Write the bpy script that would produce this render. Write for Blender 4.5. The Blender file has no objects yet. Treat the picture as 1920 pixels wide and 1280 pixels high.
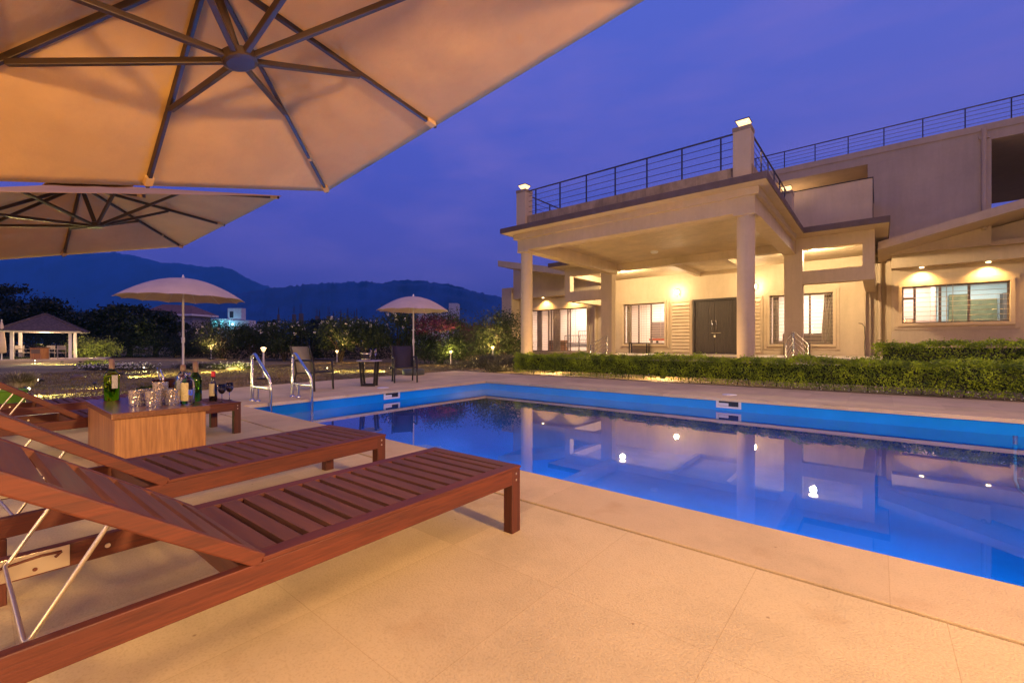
import bpy, math, random
import numpy as np
from mathutils import Vector, Matrix
R = math.radians
C = bpy.context.scene.collection
sc = bpy.context.scene
random.seed(7)

# ------------------------------------------------------------------ camera
FPX, YAW = 829.7, 39.63
cam = bpy.data.cameras.new("Camera"); camo = bpy.data.objects.new("Camera", cam); C.objects.link(camo)
cam.sensor_width = 36.0; cam.lens = FPX / 1920 * 36.0
cam.shift_y = 5 / 1920; cam.clip_start = 0.02; cam.clip_end = 20000
camo.location = (0, 0, 1.0); camo.rotation_euler = (R(90), 0, R(YAW))
sc.camera = camo
# ------------------------------------------------------------------ exposure
sc.view_settings.view_transform = 'Standard'; sc.view_settings.look = 'None'
sc.view_settings.exposure = 0.0; sc.view_settings.gamma = 1.0
sc.cycles.max_bounces = 8; sc.cycles.diffuse_bounces = 3; sc.cycles.glossy_bounces = 4
sc.cycles.transparent_max_bounces = 16; sc.cycles.transmission_bounces = 8
sc.cycles.sample_clamp_indirect = 3.0; sc.cycles.blur_glossy = 0.5
sc.cycles.caustics_reflective = False; sc.cycles.caustics_refractive = False
# ------------------------------------------------------------------ dusk sky
world = bpy.data.worlds.new("World"); sc.world = world; world.use_nodes = True
wt = world.node_tree; wt.nodes.clear()
def N(t, kind, **kw):
    n = t.nodes.new(kind)
    for k, v in kw.items():
        if k in n.inputs: n.inputs[k].default_value = v
        else: setattr(n, k, v)
    return n
def ramp(t, pts, interp='LINEAR'):
    n = t.nodes.new('ShaderNodeValToRGB'); n.color_ramp.interpolation = interp
    e = n.color_ramp.elements
    while len(e) < len(pts): e.new(0.5)
    for i, (p, c) in enumerate(pts):
        e[i].position = p; e[i].color = (*c, 1) if len(c) == 3 else c
    return n
sky = N(wt, 'ShaderNodeTexSky', sky_type='NISHITA', sun_disc=False, sun_elevation=R(1.0), sun_rotation=R(200), dust_density=2.0, ozone_density=4.0)
tc = N(wt, 'ShaderNodeTexCoord'); sx = N(wt, 'ShaderNodeSeparateXYZ')
wt.links.new(tc.outputs['Generated'], sx.inputs[0])
elev = ramp(wt, [(0.0, (.02, .018, .06)), (0.49, (.035, .03, .10)), (0.5, (.17, .12, .46)), (0.56, (.135, .112, .53)),
                 (0.66, (.080, .098, .54)), (0.80, (.082, .125, .62)), (1.0, (.09, .15, .60))])
mp = N(wt, 'ShaderNodeMapRange'); mp.inputs[1].default_value = -1; mp.inputs[2].default_value = 1
wt.links.new(sx.outputs[2], mp.inputs[0]); wt.links.new(mp.outputs[0], elev.inputs[0])
# east side is paler and a little more violet; thin pink wisps of cloud
az = N(wt, 'ShaderNodeMapRange'); az.inputs[1].default_value = -1.0; az.inputs[2].default_value = 0.6
wt.links.new(sx.outputs[0], az.inputs[0])
mixa = N(wt, 'ShaderNodeMix', data_type='RGBA', blend_type='MIX')
wt.links.new(az.outputs[0], mixa.inputs[0]); wt.links.new(elev.outputs[0], mixa.inputs[6])
e2 = ramp(wt, [(0.0, (.02, .018, .06)), (0.5, (.22, .155, .50)), (0.66, (.165, .165, .64)), (0.8, (.125, .155, .64)), (1.0, (.10, .16, .62))])
wt.links.new(mp.outputs[0], e2.inputs[0]); wt.links.new(e2.outputs[0], mixa.inputs[7])
cm = N(wt, 'ShaderNodeMapping'); cm.inputs['Scale'].default_value = (1.4, 3.2, 8.0); cm.inputs['Rotation'].default_value = (0, R(18), R(20))
cn = N(wt, 'ShaderNodeTexNoise', Scale=1.6, Detail=5.0, Roughness=.55)
wt.links.new(tc.outputs['Generated'], cm.inputs[0]); wt.links.new(cm.outputs[0], cn.inputs['Vector'])
cr = ramp(wt, [(0.44, (0, 0, 0)), (0.75, (.5, .5, .5))])
wt.links.new(cn.outputs[0], cr.inputs[0])
mixc = N(wt, 'ShaderNodeMix', data_type='RGBA', blend_type='MIX')
wt.links.new(cr.outputs[0], mixc.inputs[0]); wt.links.new(mixa.outputs[2], mixc.inputs[6]); mixc.inputs[7].default_value = (.25, .185, .62, 1)
bg1 = N(wt, 'ShaderNodeBackground', Strength=1.08); bg2 = N(wt, 'ShaderNodeBackground', Strength=0.003)
wt.links.new(mixc.outputs[2], bg1.inputs[0]); wt.links.new(sky.outputs[0], bg2.inputs[0])
ad = N(wt, 'ShaderNodeAddShader'); wo = N(wt, 'ShaderNodeOutputWorld')
wt.links.new(bg1.outputs[0], ad.inputs[0]); wt.links.new(bg2.outputs[0], ad.inputs[1]); wt.links.new(ad.outputs[0], wo.inputs[0])
GAIN = 3.2   # all lamps, seen and added
# ------------------------------------------------------------------ added warm fill (soft sun from the right, standing in for unseen lamps)
def light(name, kind, loc, power, col, size=0.1, rot=None, parent=None, **kw):
    if kind != 'SUN': power *= GAIN
    l = bpy.data.lights.new(name, kind); l.energy = power; l.color = col
    if kind == 'POINT' or kind == 'SPOT': l.shadow_soft_size = size
    if kind == 'AREA': l.size = size
    for k, v in kw.items(): setattr(l, k, v)
    o = bpy.data.objects.new(name, l); C.objects.link(o); o.location = loc
    if rot: o.rotation_euler = rot
    if parent: o.parent = parent
    return o
SUN_E = 1.0
sun = light('sun', 'SUN', (20, -5, 20), SUN_E, (1.0, .46, .16), rot=(R(2), R(42), 0), angle=R(40))
WARM = (1.0, .60, .20); WARM2 = (1.0, .62, .32)
def aim(d): return Vector(d).to_track_quat('-Z', 'Y').to_euler()
# unseen lamps added beside and behind the camera, right one set by the leg shadow
KEYS = [((4.6, 1.3, 2.5), 860, (1, .60, .25), .22), ((1.6, -3.4, 3.3), 170, (1, .64, .27), .45), ((-5.6, -3.4, 2.6), 110, (1, .62, .24), .5)]

# ------------------------------------------------------------------ materials
def mat(name, col, rough=.6, metal=0.0, var=.12, vscale=3.0, bump=0.0, bscale=60.0, bdetail=3.0, col2=None, spec=.5,
        fine=0.0, fscale=200, stretch=None, bdist=.01, emit=None, estr=1.0, coat=0.0, dirt=0.0, trans=0.0, sheen=0.0, c2lo=.4, c2hi=.62):
    m = bpy.data.materials.new(name); m.use_nodes = True; t = m.node_tree; b = t.nodes['Principled BSDF']
    b.inputs['Roughness'].default_value = rough; b.inputs['Metallic'].default_value = metal
    b.inputs['Specular IOR Level'].default_value = spec
    if coat: b.inputs['Coat Weight'].default_value = coat; b.inputs['Coat Roughness'].default_value = .15
    tcn = N(t, 'ShaderNodeTexCoord'); src = tcn.outputs['Object']
    if stretch:
        mpn = N(t, 'ShaderNodeMapping'); mpn.inputs['Scale'].default_value = stretch
        t.links.new(src, mpn.inputs[0]); src = mpn.outputs[0]
    n1 = N(t, 'ShaderNodeTexNoise', Scale=vscale, Detail=5.0, Roughness=.6); t.links.new(src, n1.inputs['Vector'])
    c2 = col2 or tuple(max(0, x * (1 - var * 1.6)) for x in col); c1 = tuple(min(1, x * (1 + var * .6)) for x in col) if not col2 else col
    rp = ramp(t, [(c2lo, c2), (c2hi, c1)]); t.links.new(n1.outputs[0], rp.inputs[0]); out = rp.outputs[0]
    if fine:
        n2 = N(t, 'ShaderNodeTexNoise', Scale=fscale, Detail=2.0); t.links.new(src, n2.inputs['Vector'])
        mx = N(t, 'ShaderNodeMix', data_type='RGBA', blend_type='MULTIPLY'); mx.inputs[0].default_value = 1
        r2 = ramp(t, [(.3, (1 - fine,) * 3), (.65, (1, 1, 1))]); t.links.new(n2.outputs[0], r2.inputs[0])
        t.links.new(out, mx.inputs[6]); t.links.new(r2.outputs[0], mx.inputs[7]); out = mx.outputs[2]
    if dirt:
        mpd = N(t, 'ShaderNodeMapping'); mpd.inputs['Scale'].default_value = (2.2, 2.2, .25); t.links.new(tcn.outputs['Object'], mpd.inputs[0])
        n3 = N(t, 'ShaderNodeTexNoise', Scale=1.6, Detail=6.0, Roughness=.7); t.links.new(mpd.outputs[0], n3.inputs['Vector'])
        mx = N(t, 'ShaderNodeMix', data_type='RGBA', blend_type='MULTIPLY'); mx.inputs[0].default_value = 1
        r2 = ramp(t, [(.38, (1 - dirt, 1 - dirt, 1 - dirt * 1.1)), (.6, (1, 1, 1))]); t.links.new(n3.outputs[0], r2.inputs[0])
        t.links.new(out, mx.inputs[6]); t.links.new(r2.outputs[0], mx.inputs[7]); out = mx.outputs[2]
    t.links.new(out, b.inputs['Base Color'])
    rv = N(t, 'ShaderNodeMapRange'); rv.inputs[3].default_value = max(0, rough - .08); rv.inputs[4].default_value = min(1, rough + .1)
    t.links.new(n1.outputs[0], rv.inputs[0]); t.links.new(rv.outputs[0], b.inputs['Roughness'])
    if bump:
        n4 = N(t, 'ShaderNodeTexNoise', Scale=bscale, Detail=bdetail); t.links.new(src, n4.inputs['Vector'])
        bp = N(t, 'ShaderNodeBump', Strength=bump, Distance=bdist); t.links.new(n4.outputs[0], bp.inputs['Height']); t.links.new(bp.outputs[0], b.inputs['Normal'])
    if emit:
        b.inputs['Emission Color'].default_value = (*emit, 1); b.inputs['Emission Strength'].default_value = estr
    if trans:
        tr = N(t, 'ShaderNodeBsdfTranslucent'); t.links.new(out, tr.inputs[0]); ms = N(t, 'ShaderNodeMixShader'); ms.inputs[0].default_value = trans
        o = t.nodes['Material Output']; t.links.new(b.outputs[0], ms.inputs[1]); t.links.new(tr.outputs[0], ms.inputs[2]); t.links.new(ms.outputs[0], o.inputs[0])
    return m
def wood(name, c1, c2, axis='Y', rough=.38, scale=14, coat=.12):
    m = bpy.data.materials.new(name); m.use_nodes = True; t = m.node_tree; b = t.nodes['Principled BSDF']
    tcn = N(t, 'ShaderNodeTexCoord'); mpn = N(t, 'ShaderNodeMapping'); s = {'X': (.06, 1, 1), 'Y': (1, .06, 1), 'Z': (1, 1, .06)}[axis]
    mpn.inputs['Scale'].default_value = s; t.links.new(tcn.outputs['Object'], mpn.inputs[0])
    n1 = N(t, 'ShaderNodeTexNoise', Scale=scale, Detail=8.0, Roughness=.65, Distortion=.6); t.links.new(mpn.outputs[0], n1.inputs['Vector'])
    n2 = N(t, 'ShaderNodeTexNoise', Scale=scale * 9, Detail=3.0); t.links.new(mpn.outputs[0], n2.inputs['Vector'])
    rp = ramp(t, [(.32, c2), (.5, tuple((a + d) / 2 for a, d in zip(c1, c2))), (.66, c1)]); t.links.new(n1.outputs[0], rp.inputs[0])
    r2 = ramp(t, [(.35, (.62, .58, .55)), (.6, (1, 1, 1))]); t.links.new(n2.outputs[0], r2.inputs[0])
    mx = N(t, 'ShaderNodeMix', data_type='RGBA', blend_type='MULTIPLY'); mx.inputs[0].default_value = .8
    t.links.new(rp.outputs[0], mx.inputs[6]); t.links.new(r2.outputs[0], mx.inputs[7]); t.links.new(mx.outputs[2], b.inputs['Base Color'])
    rv = N(t, 'ShaderNodeMapRange'); rv.inputs[3].default_value = rough - .08; rv.inputs[4].default_value = rough + .2
    t.links.new(n2.outputs[0], rv.inputs[0]); t.links.new(rv.outputs[0], b.inputs['Roughness'])
    b.inputs['Coat Weight'].default_value = coat; b.inputs['Coat Roughness'].default_value = .35
    bp = N(t, 'ShaderNodeBump', Strength=.25, Distance=.002); t.links.new(n2.outputs[0], bp.inputs['Height']); t.links.new(bp.outputs[0], b.inputs['Normal'])
    return m
def emis(name, col, s):
    m = bpy.data.materials.new(name); m.use_nodes = True; b = m.node_tree.nodes['Principled BSDF']
    b.inputs['Base Color'].default_value = (.8, .8, .8, 1); b.inputs['Emission Color'].default_value = (*col, 1); b.inputs['Emission Strength'].default_value = s
    return m
def thin_glass(name, tint=(1, 1, 1), rough=.02, ior=1.45, refl=1.0):
    m = bpy.data.materials.new(name); m.use_nodes = True; t = m.node_tree; t.nodes.clear()
    fr = N(t, 'ShaderNodeFresnel', IOR=ior); g = N(t, 'ShaderNodeBsdfGlossy', Roughness=rough); tr = N(t, 'ShaderNodeBsdfTransparent'); tr.inputs[0].default_value = (*tint, 1)
    ms = N(t, 'ShaderNodeMixShader'); o = N(t, 'ShaderNodeOutputMaterial')
    ml = N(t, 'ShaderNodeMath', operation='MULTIPLY'); ml.inputs[1].default_value = refl; ml.use_clamp = True
    t.links.new(fr.outputs[0], ml.inputs[0]); t.links.new(ml.outputs[0], ms.inputs[0]); t.links.new(tr.outputs[0], ms.inputs[1]); t.links.new(g.outputs[0], ms.inputs[2]); t.links.new(ms.outputs[0], o.inputs[0])
    return m
def real_glass(name, col, ior=1.45, rough=0.0, var=0):
    m = bpy.data.materials.new(name); m.use_nodes = True; b = m.node_tree.nodes['Principled BSDF']
    b.inputs['Base Color'].default_value = (*col, 1); b.inputs['Roughness'].default_value = rough; b.inputs['IOR'].default_value = ior; b.inputs['Transmission Weight'].default_value = 1.0
    return m
def water_mat():
    m = bpy.data.materials.new('pool_water'); m.use_nodes = True; t = m.node_tree; t.nodes.clear()
    tcn = N(t, 'ShaderNodeTexCoord'); nz = N(t, 'ShaderNodeTexNoise', Scale=1.1, Detail=2.0); t.links.new(tcn.outputs['Object'], nz.inputs['Vector'])
    nf = N(t, 'ShaderNodeTexNoise', Scale=7.0, Detail=2.0); t.links.new(tcn.outputs['Object'], nf.inputs['Vector'])
    a = N(t, 'ShaderNodeMath', operation='MULTIPLY_ADD'); t.links.new(nf.outputs[0], a.inputs[0]); a.inputs[1].default_value = .10; t.links.new(nz.outputs[0], a.inputs[2])
    bp = N(t, 'ShaderNodeBump', Strength=.035, Distance=.006); t.links.new(a.outputs[0], bp.inputs['Height'])
    fr = N(t, 'ShaderNodeFresnel', IOR=1.34); t.links.new(bp.outputs[0], fr.inputs['Normal'])
    g = N(t, 'ShaderNodeBsdfGlossy', Roughness=.012); t.links.new(bp.outputs[0], g.inputs['Normal'])
    tr = N(t, 'ShaderNodeBsdfTransparent'); tr.inputs[0].default_value = (.62, .88, 1, 1)
    ms = N(t, 'ShaderNodeMixShader'); o = N(t, 'ShaderNodeOutputMaterial')
    bo = N(t, 'ShaderNodeMath', operation='MULTIPLY_ADD'); bo.use_clamp = True; bo.inputs[1].default_value = 2.2; bo.inputs[2].default_value = -.09; t.links.new(fr.outputs[0], bo.inputs[0])
    t.links.new(bo.outputs[0], ms.inputs[0]); t.links.new(tr.outputs[0], ms.inputs[1]); t.links.new(g.outputs[0], ms.inputs[2]); t.links.new(ms.outputs[0], o.inputs[0])
    return m
def deck_mat(name, col, tile=(.61, .72), off=(-1.03, .80), seam=True):
    m = bpy.data.materials.new(name); m.use_nodes = True; t = m.node_tree; b = t.nodes['Principled BSDF']
    tcn = N(t, 'ShaderNodeTexCoord'); s = tcn.outputs['Object']
    n1 = N(t, 'ShaderNodeTexNoise', Scale=1.3, Detail=6.0, Roughness=.65); t.links.new(s, n1.inputs['Vector'])
    rp = ramp(t, [(.3, tuple(c * .80 for c in col)), (.5, col), (.72, tuple(min(1, c * 1.10) for c in col))]); t.links.new(n1.outputs[0], rp.inputs[0])
    v = N(t, 'ShaderNodeTexNoise', Scale=120.0, Detail=2.0, Roughness=.5); t.links.new(s, v.inputs['Vector'])
    r2 = ramp(t, [(.32, (.90, .87, .84)), (.5, (1, 1, 1))]); t.links.new(v.outputs[0], r2.inputs[0])
    mx = N(t, 'ShaderNodeMix', data_type='RGBA', blend_type='MULTIPLY'); mx.inputs[0].default_value = 1
    t.links.new(rp.outputs[0], mx.inputs[6]); t.links.new(r2.outputs[0], mx.inputs[7]); out = mx.outputs[2]
    # sparse dark specks and brownish stains of their own shape
    sp = N(t, 'ShaderNodeTexVoronoi', Scale=5.0); t.links.new(s, sp.inputs['Vector']); rs = ramp(t, [(.02, (.45, .33, .25)), (.045, (1, 1, 1))]); t.links.new(sp.outputs['Distance'], rs.inputs[0])
    mx3 = N(t, 'ShaderNodeMix', data_type='RGBA', blend_type='MULTIPLY'); mx3.inputs[0].default_value = .7; t.links.new(out, mx3.inputs[6]); t.links.new(rs.outputs[0], mx3.inputs[7]); out = mx3.outputs[2]
    n6 = N(t, 'ShaderNodeTexNoise', Scale=3.4, Detail=4.0); t.links.new(s, n6.inputs['Vector']); r6 = ramp(t, [(.60, (1, 1, 1)), (.74, (.90, .84, .80))]); t.links.new(n6.outputs[0], r6.inputs[0])
    mx4 = N(t, 'ShaderNodeMix', data_type='RGBA', blend_type='MULTIPLY'); mx4.inputs[0].default_value = 1; t.links.new(out, mx4.inputs[6]); t.links.new(r6.outputs[0], mx4.inputs[7]); out = mx4.outputs[2]
    hgt = v.outputs[0]
    if seam:
        mpn = N(t, 'ShaderNodeMapping'); mpn.inputs['Location'].default_value = (-off[0], -off[1], 0); t.links.new(s, mpn.inputs[0])
        br = N(t, 'ShaderNodeTexBrick', offset=0.0, squash=1.0, Scale=1.0); br.inputs['Brick Width'].default_value = tile[0]; br.inputs['Row Height'].default_value = tile[1]
        br.inputs['Mortar Size'].default_value = .0016; br.inputs['Mortar Smooth'].default_value = .3; br.inputs['Bias'].default_value = 0
        br.inputs['Color1'].default_value = (1, 1, 1, 1); br.inputs['Color2'].default_value = (.86, .85, .84, 1); br.inputs['Mortar'].default_value = (.80, .74, .68, 1)
        t.links.new(mpn.outputs[0], br.inputs['Vector'])
        mx2 = N(t, 'ShaderNodeMix', data_type='RGBA', blend_type='MULTIPLY'); mx2.inputs[0].default_value = 1; t.links.new(out, mx2.inputs[6]); t.links.new(br.outputs['Color'], mx2.inputs[7]); out = mx2.outputs[2]
    t.links.new(out, b.inputs['Base Color']); b.inputs['Roughness'].default_value = .82
    bp = N(t, 'ShaderNodeBump', Strength=.5, Distance=.0035); t.links.new(hgt, bp.inputs['Height']); t.links.new(bp.outputs[0], b.inputs['Normal'])
    return m
def leaf(name, c1, c2, scale=4.0, trans=.25, rough=.5):
    return mat(name, c1, rough=rough, col2=c2, vscale=scale, trans=trans, spec=.35)

M = dict(
    wall=mat('wall_paint', (.54, .42, .28), .75, var=.04, vscale=.8, bump=.25, bscale=25, bdist=.01, fine=.04, fscale=9, dirt=.08),
    ceil=mat('ceiling_plaster', (.56, .44, .28), .55, var=.08, vscale=1.2, bump=.9, bscale=5.5, bdetail=6, bdist=.05, dirt=.05),
    trim=mat('dark_slab_edge', (.13, .085, .07), .7, var=.1, vscale=2, dirt=.2),
    concrete=mat('weathered_curb', (.38, .29, .20), .85, var=.14, vscale=3, bump=.3, bscale=30, dirt=.38),
    louver=mat('cream_louvre', (.52, .39, .25), .6, var=.05),
    door=wood('dark_door_paint', (.062, .044, .034), (.036, .026, .020), 'Z', .55, 18, .05),
    alu=mat('brown_window_frame', (.16, .115, .09), .45, var=.06),
    grille=mat('window_grille_paint', (.46, .36, .25), .5, var=.05),
    steel=mat('stainless_steel', (.62, .62, .63), .16, 1.0, var=.03),
    railm2=mat('brushed_rail', (.35, .30, .26), .42, .8, var=.08), railm=mat('dark_railing_steel', (.10, .095, .11), .3, .85, var=.05),
    glass=thin_glass('window_glass', refl=.4), drink=real_glass('clear_glass', (.97, .96, .94), 1.45),
    room=mat('room_paint', (.72, .62, .54), .8, var=.03, vscale=1), roomc=mat('cool_room_paint', (.62, .68, .66), .8, var=.04, vscale=1),
    curtain=mat('curtain_cloth', (.42, .34, .27), .85, var=.1, vscale=8, trans=.25),
    floor=mat('porch_stone', (.40, .33, .25), .5, var=.08, vscale=1.5, bump=.05),
    deck=deck_mat('deck_stone', (.69, .53, .26)), coping=deck_mat('coping_stone', (.66, .49, .25), (1.70, 20.0), (.035, -5)),
    liner=mat('pool_liner', (.0005, .30, .85), .35, var=.10, vscale=.5),
    white=mat('white_plastic', (.72, .70, .68), .4, var=.05),
    lawn=None, teak=wood('teak', (.16, .034, .010), (.085, .018, .007), 'Y', .55, 14, 0), teakx=wood('teak_slat', (.17, .060, .030), (.10, .034, .018), 'X', .6, 14, 0),
    teakz=wood('teak_leg', (.14, .030, .010), (.07, .016, .007), 'Z', .55, 14, 0),
    oak=wood('oak_veneer', (.52, .25, .085), (.34, .14, .045), 'Z', .4, 9, .1), oakd=wood('walnut_slab', (.26, .10, .035), (.15, .055, .022), 'X', .14, 9, .6),
    canvas=mat('cream_canvas', (.60, .355, .135), .85, var=.07, vscale=1.6, bump=.35, bscale=7, bdetail=7, bdist=.02, fine=.08, fscale=500, trans=.05),
    pcanvas=mat('white_parasol_canvas', (.66, .52, .42), .85, var=.05, vscale=2, trans=.12),
    ribm=mat('brown_umbrella_metal', (.05, .028, .018), .42, .3, var=.08),
    brass=mat('zinc_plate', (.74, .64, .47), .32, .9, var=.06), black=mat('black_metal', (.028, .024, .022), .45, .3, var=.08),
    sling=mat('olive_sling', (.32, .28, .14), .8, var=.1, fine=.2, fscale=300), slingd=mat('dark_sling', (.035, .026, .04), .8, var=.1),
    shrub=leaf('shrub_leaf', (.055, .085, .025), (.022, .035, .012)), hedge=leaf('hedge_leaf', (.46, .60, .028), (.14, .21, .015), 3.0),
    tree=leaf('tree_leaf', (.020, .032, .015), (.010, .016, .009)), limeg=leaf('lit_shrub_leaf', (.22, .24, .05), (.08, .10, .03), 5),
    pink=leaf('bougainvillea_bract', (.20, .035, .10), (.05, .03, .03), 3), straw=leaf('ornamental_grass', (.55, .46, .28), (.16, .14, .07), 5),
    bark=mat('bark', (.07, .05, .035), .9, var=.25, bump=.6, bscale=14, bdist=.03), petal=mat('white_petal', (.75, .74, .66), .7, var=.05),
    lav=leaf('grey_green_groundcover', (.12, .115, .07), (.05, .05, .035), 4), roof=mat('shingle_roof', (.085, .058, .058), .85, var=.3, vscale=10, bump=.4, bscale=8),
    reed=mat('reed_screen', (.11, .078, .055), .9, var=.4, vscale=30, stretch=(6, 6, .3), bump=.6, bscale=30),
    lite=emis('lamp_glow', (1.0, .60, .22), 2.6), litew=emis('warm_globe', (1.0, .72, .42), 9), spotl=emis('spot_lens', (1.0, .75, .40), 8),
)
M['hill'] = mat('hazy_hill_scrub', (.006, .036, .17), 1.0, var=.35, vscale=.006, fine=.3, fscale=.05, bump=.3, bscale=.02, bdist=20)  # blue of the distant haze is mixed into the scrub colour
def lawn_mat():
    m = mat('dry_lawn', (.30, .21, .08), .95, col2=(.15, .12, .05), vscale=.45, bump=.8, bscale=40, bdist=.03, fine=.45, fscale=30); return m
M['lawn'] = lawn_mat()

# ------------------------------------------------------------------ mesh helpers
class MB:
    def __init__(s): s.v = []; s.f = []; s.sm = []
    def add(s, vs, fs, smooth=False):
        b = len(s.v); s.v += [tuple(x) for x in vs]; s.f += [tuple(i + b for i in f) for f in fs]; s.sm += [smooth] * len(fs); return s
    def box(s, x0, x1, y0, y1, z0, z1):
        return s.add([(x0, y0, z0), (x1, y0, z0), (x1, y1, z0), (x0, y1, z0), (x0, y0, z1), (x1, y0, z1), (x1, y1, z1), (x0, y1, z1)],
                     [(0, 3, 2, 1), (4, 5, 6, 7), (0, 1, 5, 4), (1, 2, 6, 5), (2, 3, 7, 6), (3, 0, 4, 7)])
    def bar(s, a, b, w, h, up=(0, 0, 1)):
        a = Vector(a); b = Vector(b); d = (b - a).normalized(); up = Vector(up)
        sx = d.cross(up)
        if sx.length < 1e-4: sx = d.cross(Vector((1, 0, 0)))
        sx.normalize(); uz = sx.cross(d)
        q = []
        for p in (a, b):
            for i, j in ((-1, -1), (1, -1), (1, 1), (-1, 1)): q.append(p + sx * (i * w / 2) + uz * (j * h / 2))
        return s.add(q, [(0, 1, 2, 3), (7, 6, 5, 4), (0, 4, 5, 1), (1, 5, 6, 2), (2, 6, 7, 3), (3, 7, 4, 0)])
    def tube(s, pts, r, n=8, caps=True):
        pts = [Vector(p) for p in pts]; rs = r if isinstance(r, (list, tuple)) else [r] * len(pts)
        vs = []; fs = []; ref = None
        for i, p in enumerate(pts):
            d = (pts[min(i + 1, len(pts) - 1)] - pts[max(i - 1, 0)]).normalized()
            if ref is None:
                ref = d.cross(Vector((0, 0, 1)));
                if ref.length < 1e-3: ref = Vector((1, 0, 0))
            u = (ref - d * ref.dot(d)).normalized(); ref = u; w = d.cross(u)
            for k in range(n):
                a = 2 * math.pi * k / n; vs.append(p + (u * math.cos(a) + w * math.sin(a)) * rs[i])
        for i in range(len(pts) - 1):
            for k in range(n):
                k2 = (k + 1) % n; fs.append((i * n + k, i * n + k2, (i + 1) * n + k2, (i + 1) * n + k))
        s.add(vs, fs, True)
        if caps: s.add(vs[:n], [tuple(range(n))[::-1]]); s.add(vs[-n:], [tuple(range(n))])
        return s
    def lathe(s, prof, c=(0, 0, 0), n=20, flat=False):
        vs = []; fs = []
        for r, z in prof:
            for k in range(n):
                a = 2 * math.pi * k / n; vs.append((c[0] + r * math.cos(a), c[1] + r * math.sin(a), c[2] + z))
        for i in range(len(prof) - 1):
            for k in range(n):
                k2 = (k + 1) % n; fs.append((i * n + k, i * n + k2, (i + 1) * n + k2, (i + 1) * n + k))
        s.add(vs, fs, not flat)
        return s
    def prism(s, poly, z0, z1):
        n = len(poly); vs = [(x, y, z0) for x, y in poly] + [(x, y, z1) for x, y in poly]
        return s.add(vs, [tuple(range(n))[::-1], tuple(range(n, 2 * n))] + [(i, (i + 1) % n, n + (i + 1) % n, n + i) for i in range(n)])
    def hull8(s, q):  # 4 bottom + 4 top points
        return s.add(q, [(0, 3, 2, 1), (4, 5, 6, 7), (0, 1, 5, 4), (1, 2, 6, 5), (2, 3, 7, 6), (3, 0, 4, 7)])
    def build(s, name, m, parent=None, bevel=0, seg=2, loc=None):
        me = bpy.data.meshes.new(name); me.from_pydata(s.v, [], s.f); me.update()
        me.polygons.foreach_set('use_smooth', s.sm)
        me.materials.append(m); o = bpy.data.objects.new(name, me); C.objects.link(o)
        if parent: o.parent = parent
        if loc: o.location = loc
        if bevel:
            b = o.modifiers.new('bevel', 'BEVEL'); b.width = bevel; b.segments = seg; b.limit_method = 'ANGLE'; b.angle_limit = R(40)
        return o
def tag(o, label=None, cat=None, group=None, kind=None):
    if label: o['label'] = label
    if cat: o['category'] = cat
    if group: o['group'] = group
    if kind: o['kind'] = kind
    return o
def empty(name, loc, rz=0, label=None, cat=None, group=None):
    o = bpy.data.objects.new(name, None); C.objects.link(o); o.location = loc; o.rotation_euler = (0, 0, rz); o.empty_display_size = .1
    return tag(o, label, cat, group)
def struct(o): o['kind'] = 'structure'; return o
def copy_tree(o, parent=None):
    c = o.copy(); C.objects.link(c); c.parent = parent
    for ch in list(o.children): copy_tree(ch, c)
    return c
rng = np.random.default_rng(11)
def leaves(name, m, P, size, parent=None, aspect=.5, up=.0, nrm=None, nj=.8):
    """leaf quads (rhombi) at points P (n,3)"""
    n = len(P); size = np.asarray(size) * (0.7 + .6 * rng.random(n))
    a = rng.normal(size=(n, 3)); a[:, 2] += up; a /= np.linalg.norm(a, axis=1)[:, None]
    b = rng.normal(size=(n, 3)) if nrm is None else nrm + nj * rng.normal(size=(n, 3))
    w = np.cross(a, b); w /= np.linalg.norm(w, axis=1)[:, None] + 1e-9
    L = a * size[:, None]; W = w * (size * aspect)[:, None]
    cz = np.cross(a, w) * (size * .18)[:, None]
    V = np.stack([P - L / 2, P + W / 2 + cz, P + L / 2, P - W / 2 + cz], 1).reshape(-1, 3).astype('f4')
    me = bpy.data.meshes.new(name); me.vertices.add(4 * n); me.vertices.foreach_set('co', V.ravel())
    me.loops.add(4 * n); me.loops.foreach_set('vertex_index', np.arange(4 * n, dtype='i4')); me.polygons.add(n)
    me.polygons.foreach_set('loop_start', np.arange(0, 4 * n, 4, dtype='i4')); me.polygons.foreach_set('loop_total', np.full(n, 4, 'i4'))
    me.update(); me.validate(); me.materials.append(m); o = bpy.data.objects.new(name, me); C.objects.link(o)
    if parent: o.parent = parent
    return o
def clump_points(n, clumps, c, rad, spread=.28, flat=1.0, zmin=None):
    """n points gathered round `clumps` centres scattered over an ellipsoid shell of radii rad about c"""
    d = rng.normal(size=(clumps, 3)); d /= np.linalg.norm(d, axis=1)[:, None]
    rr = .45 + .55 * rng.random(clumps) ** .5
    cc = d * rr[:, None] * np.array(rad)
    k = rng.integers(0, clumps, n); e = rng.normal(size=(n, 3)) * np.array(rad) * spread; e[:, 2] *= flat
    P = cc[k] + e + np.array(c)
    if zmin is not None: P = P[P[:, 2] > zmin]
    return P, cc + np.array(c)

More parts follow.
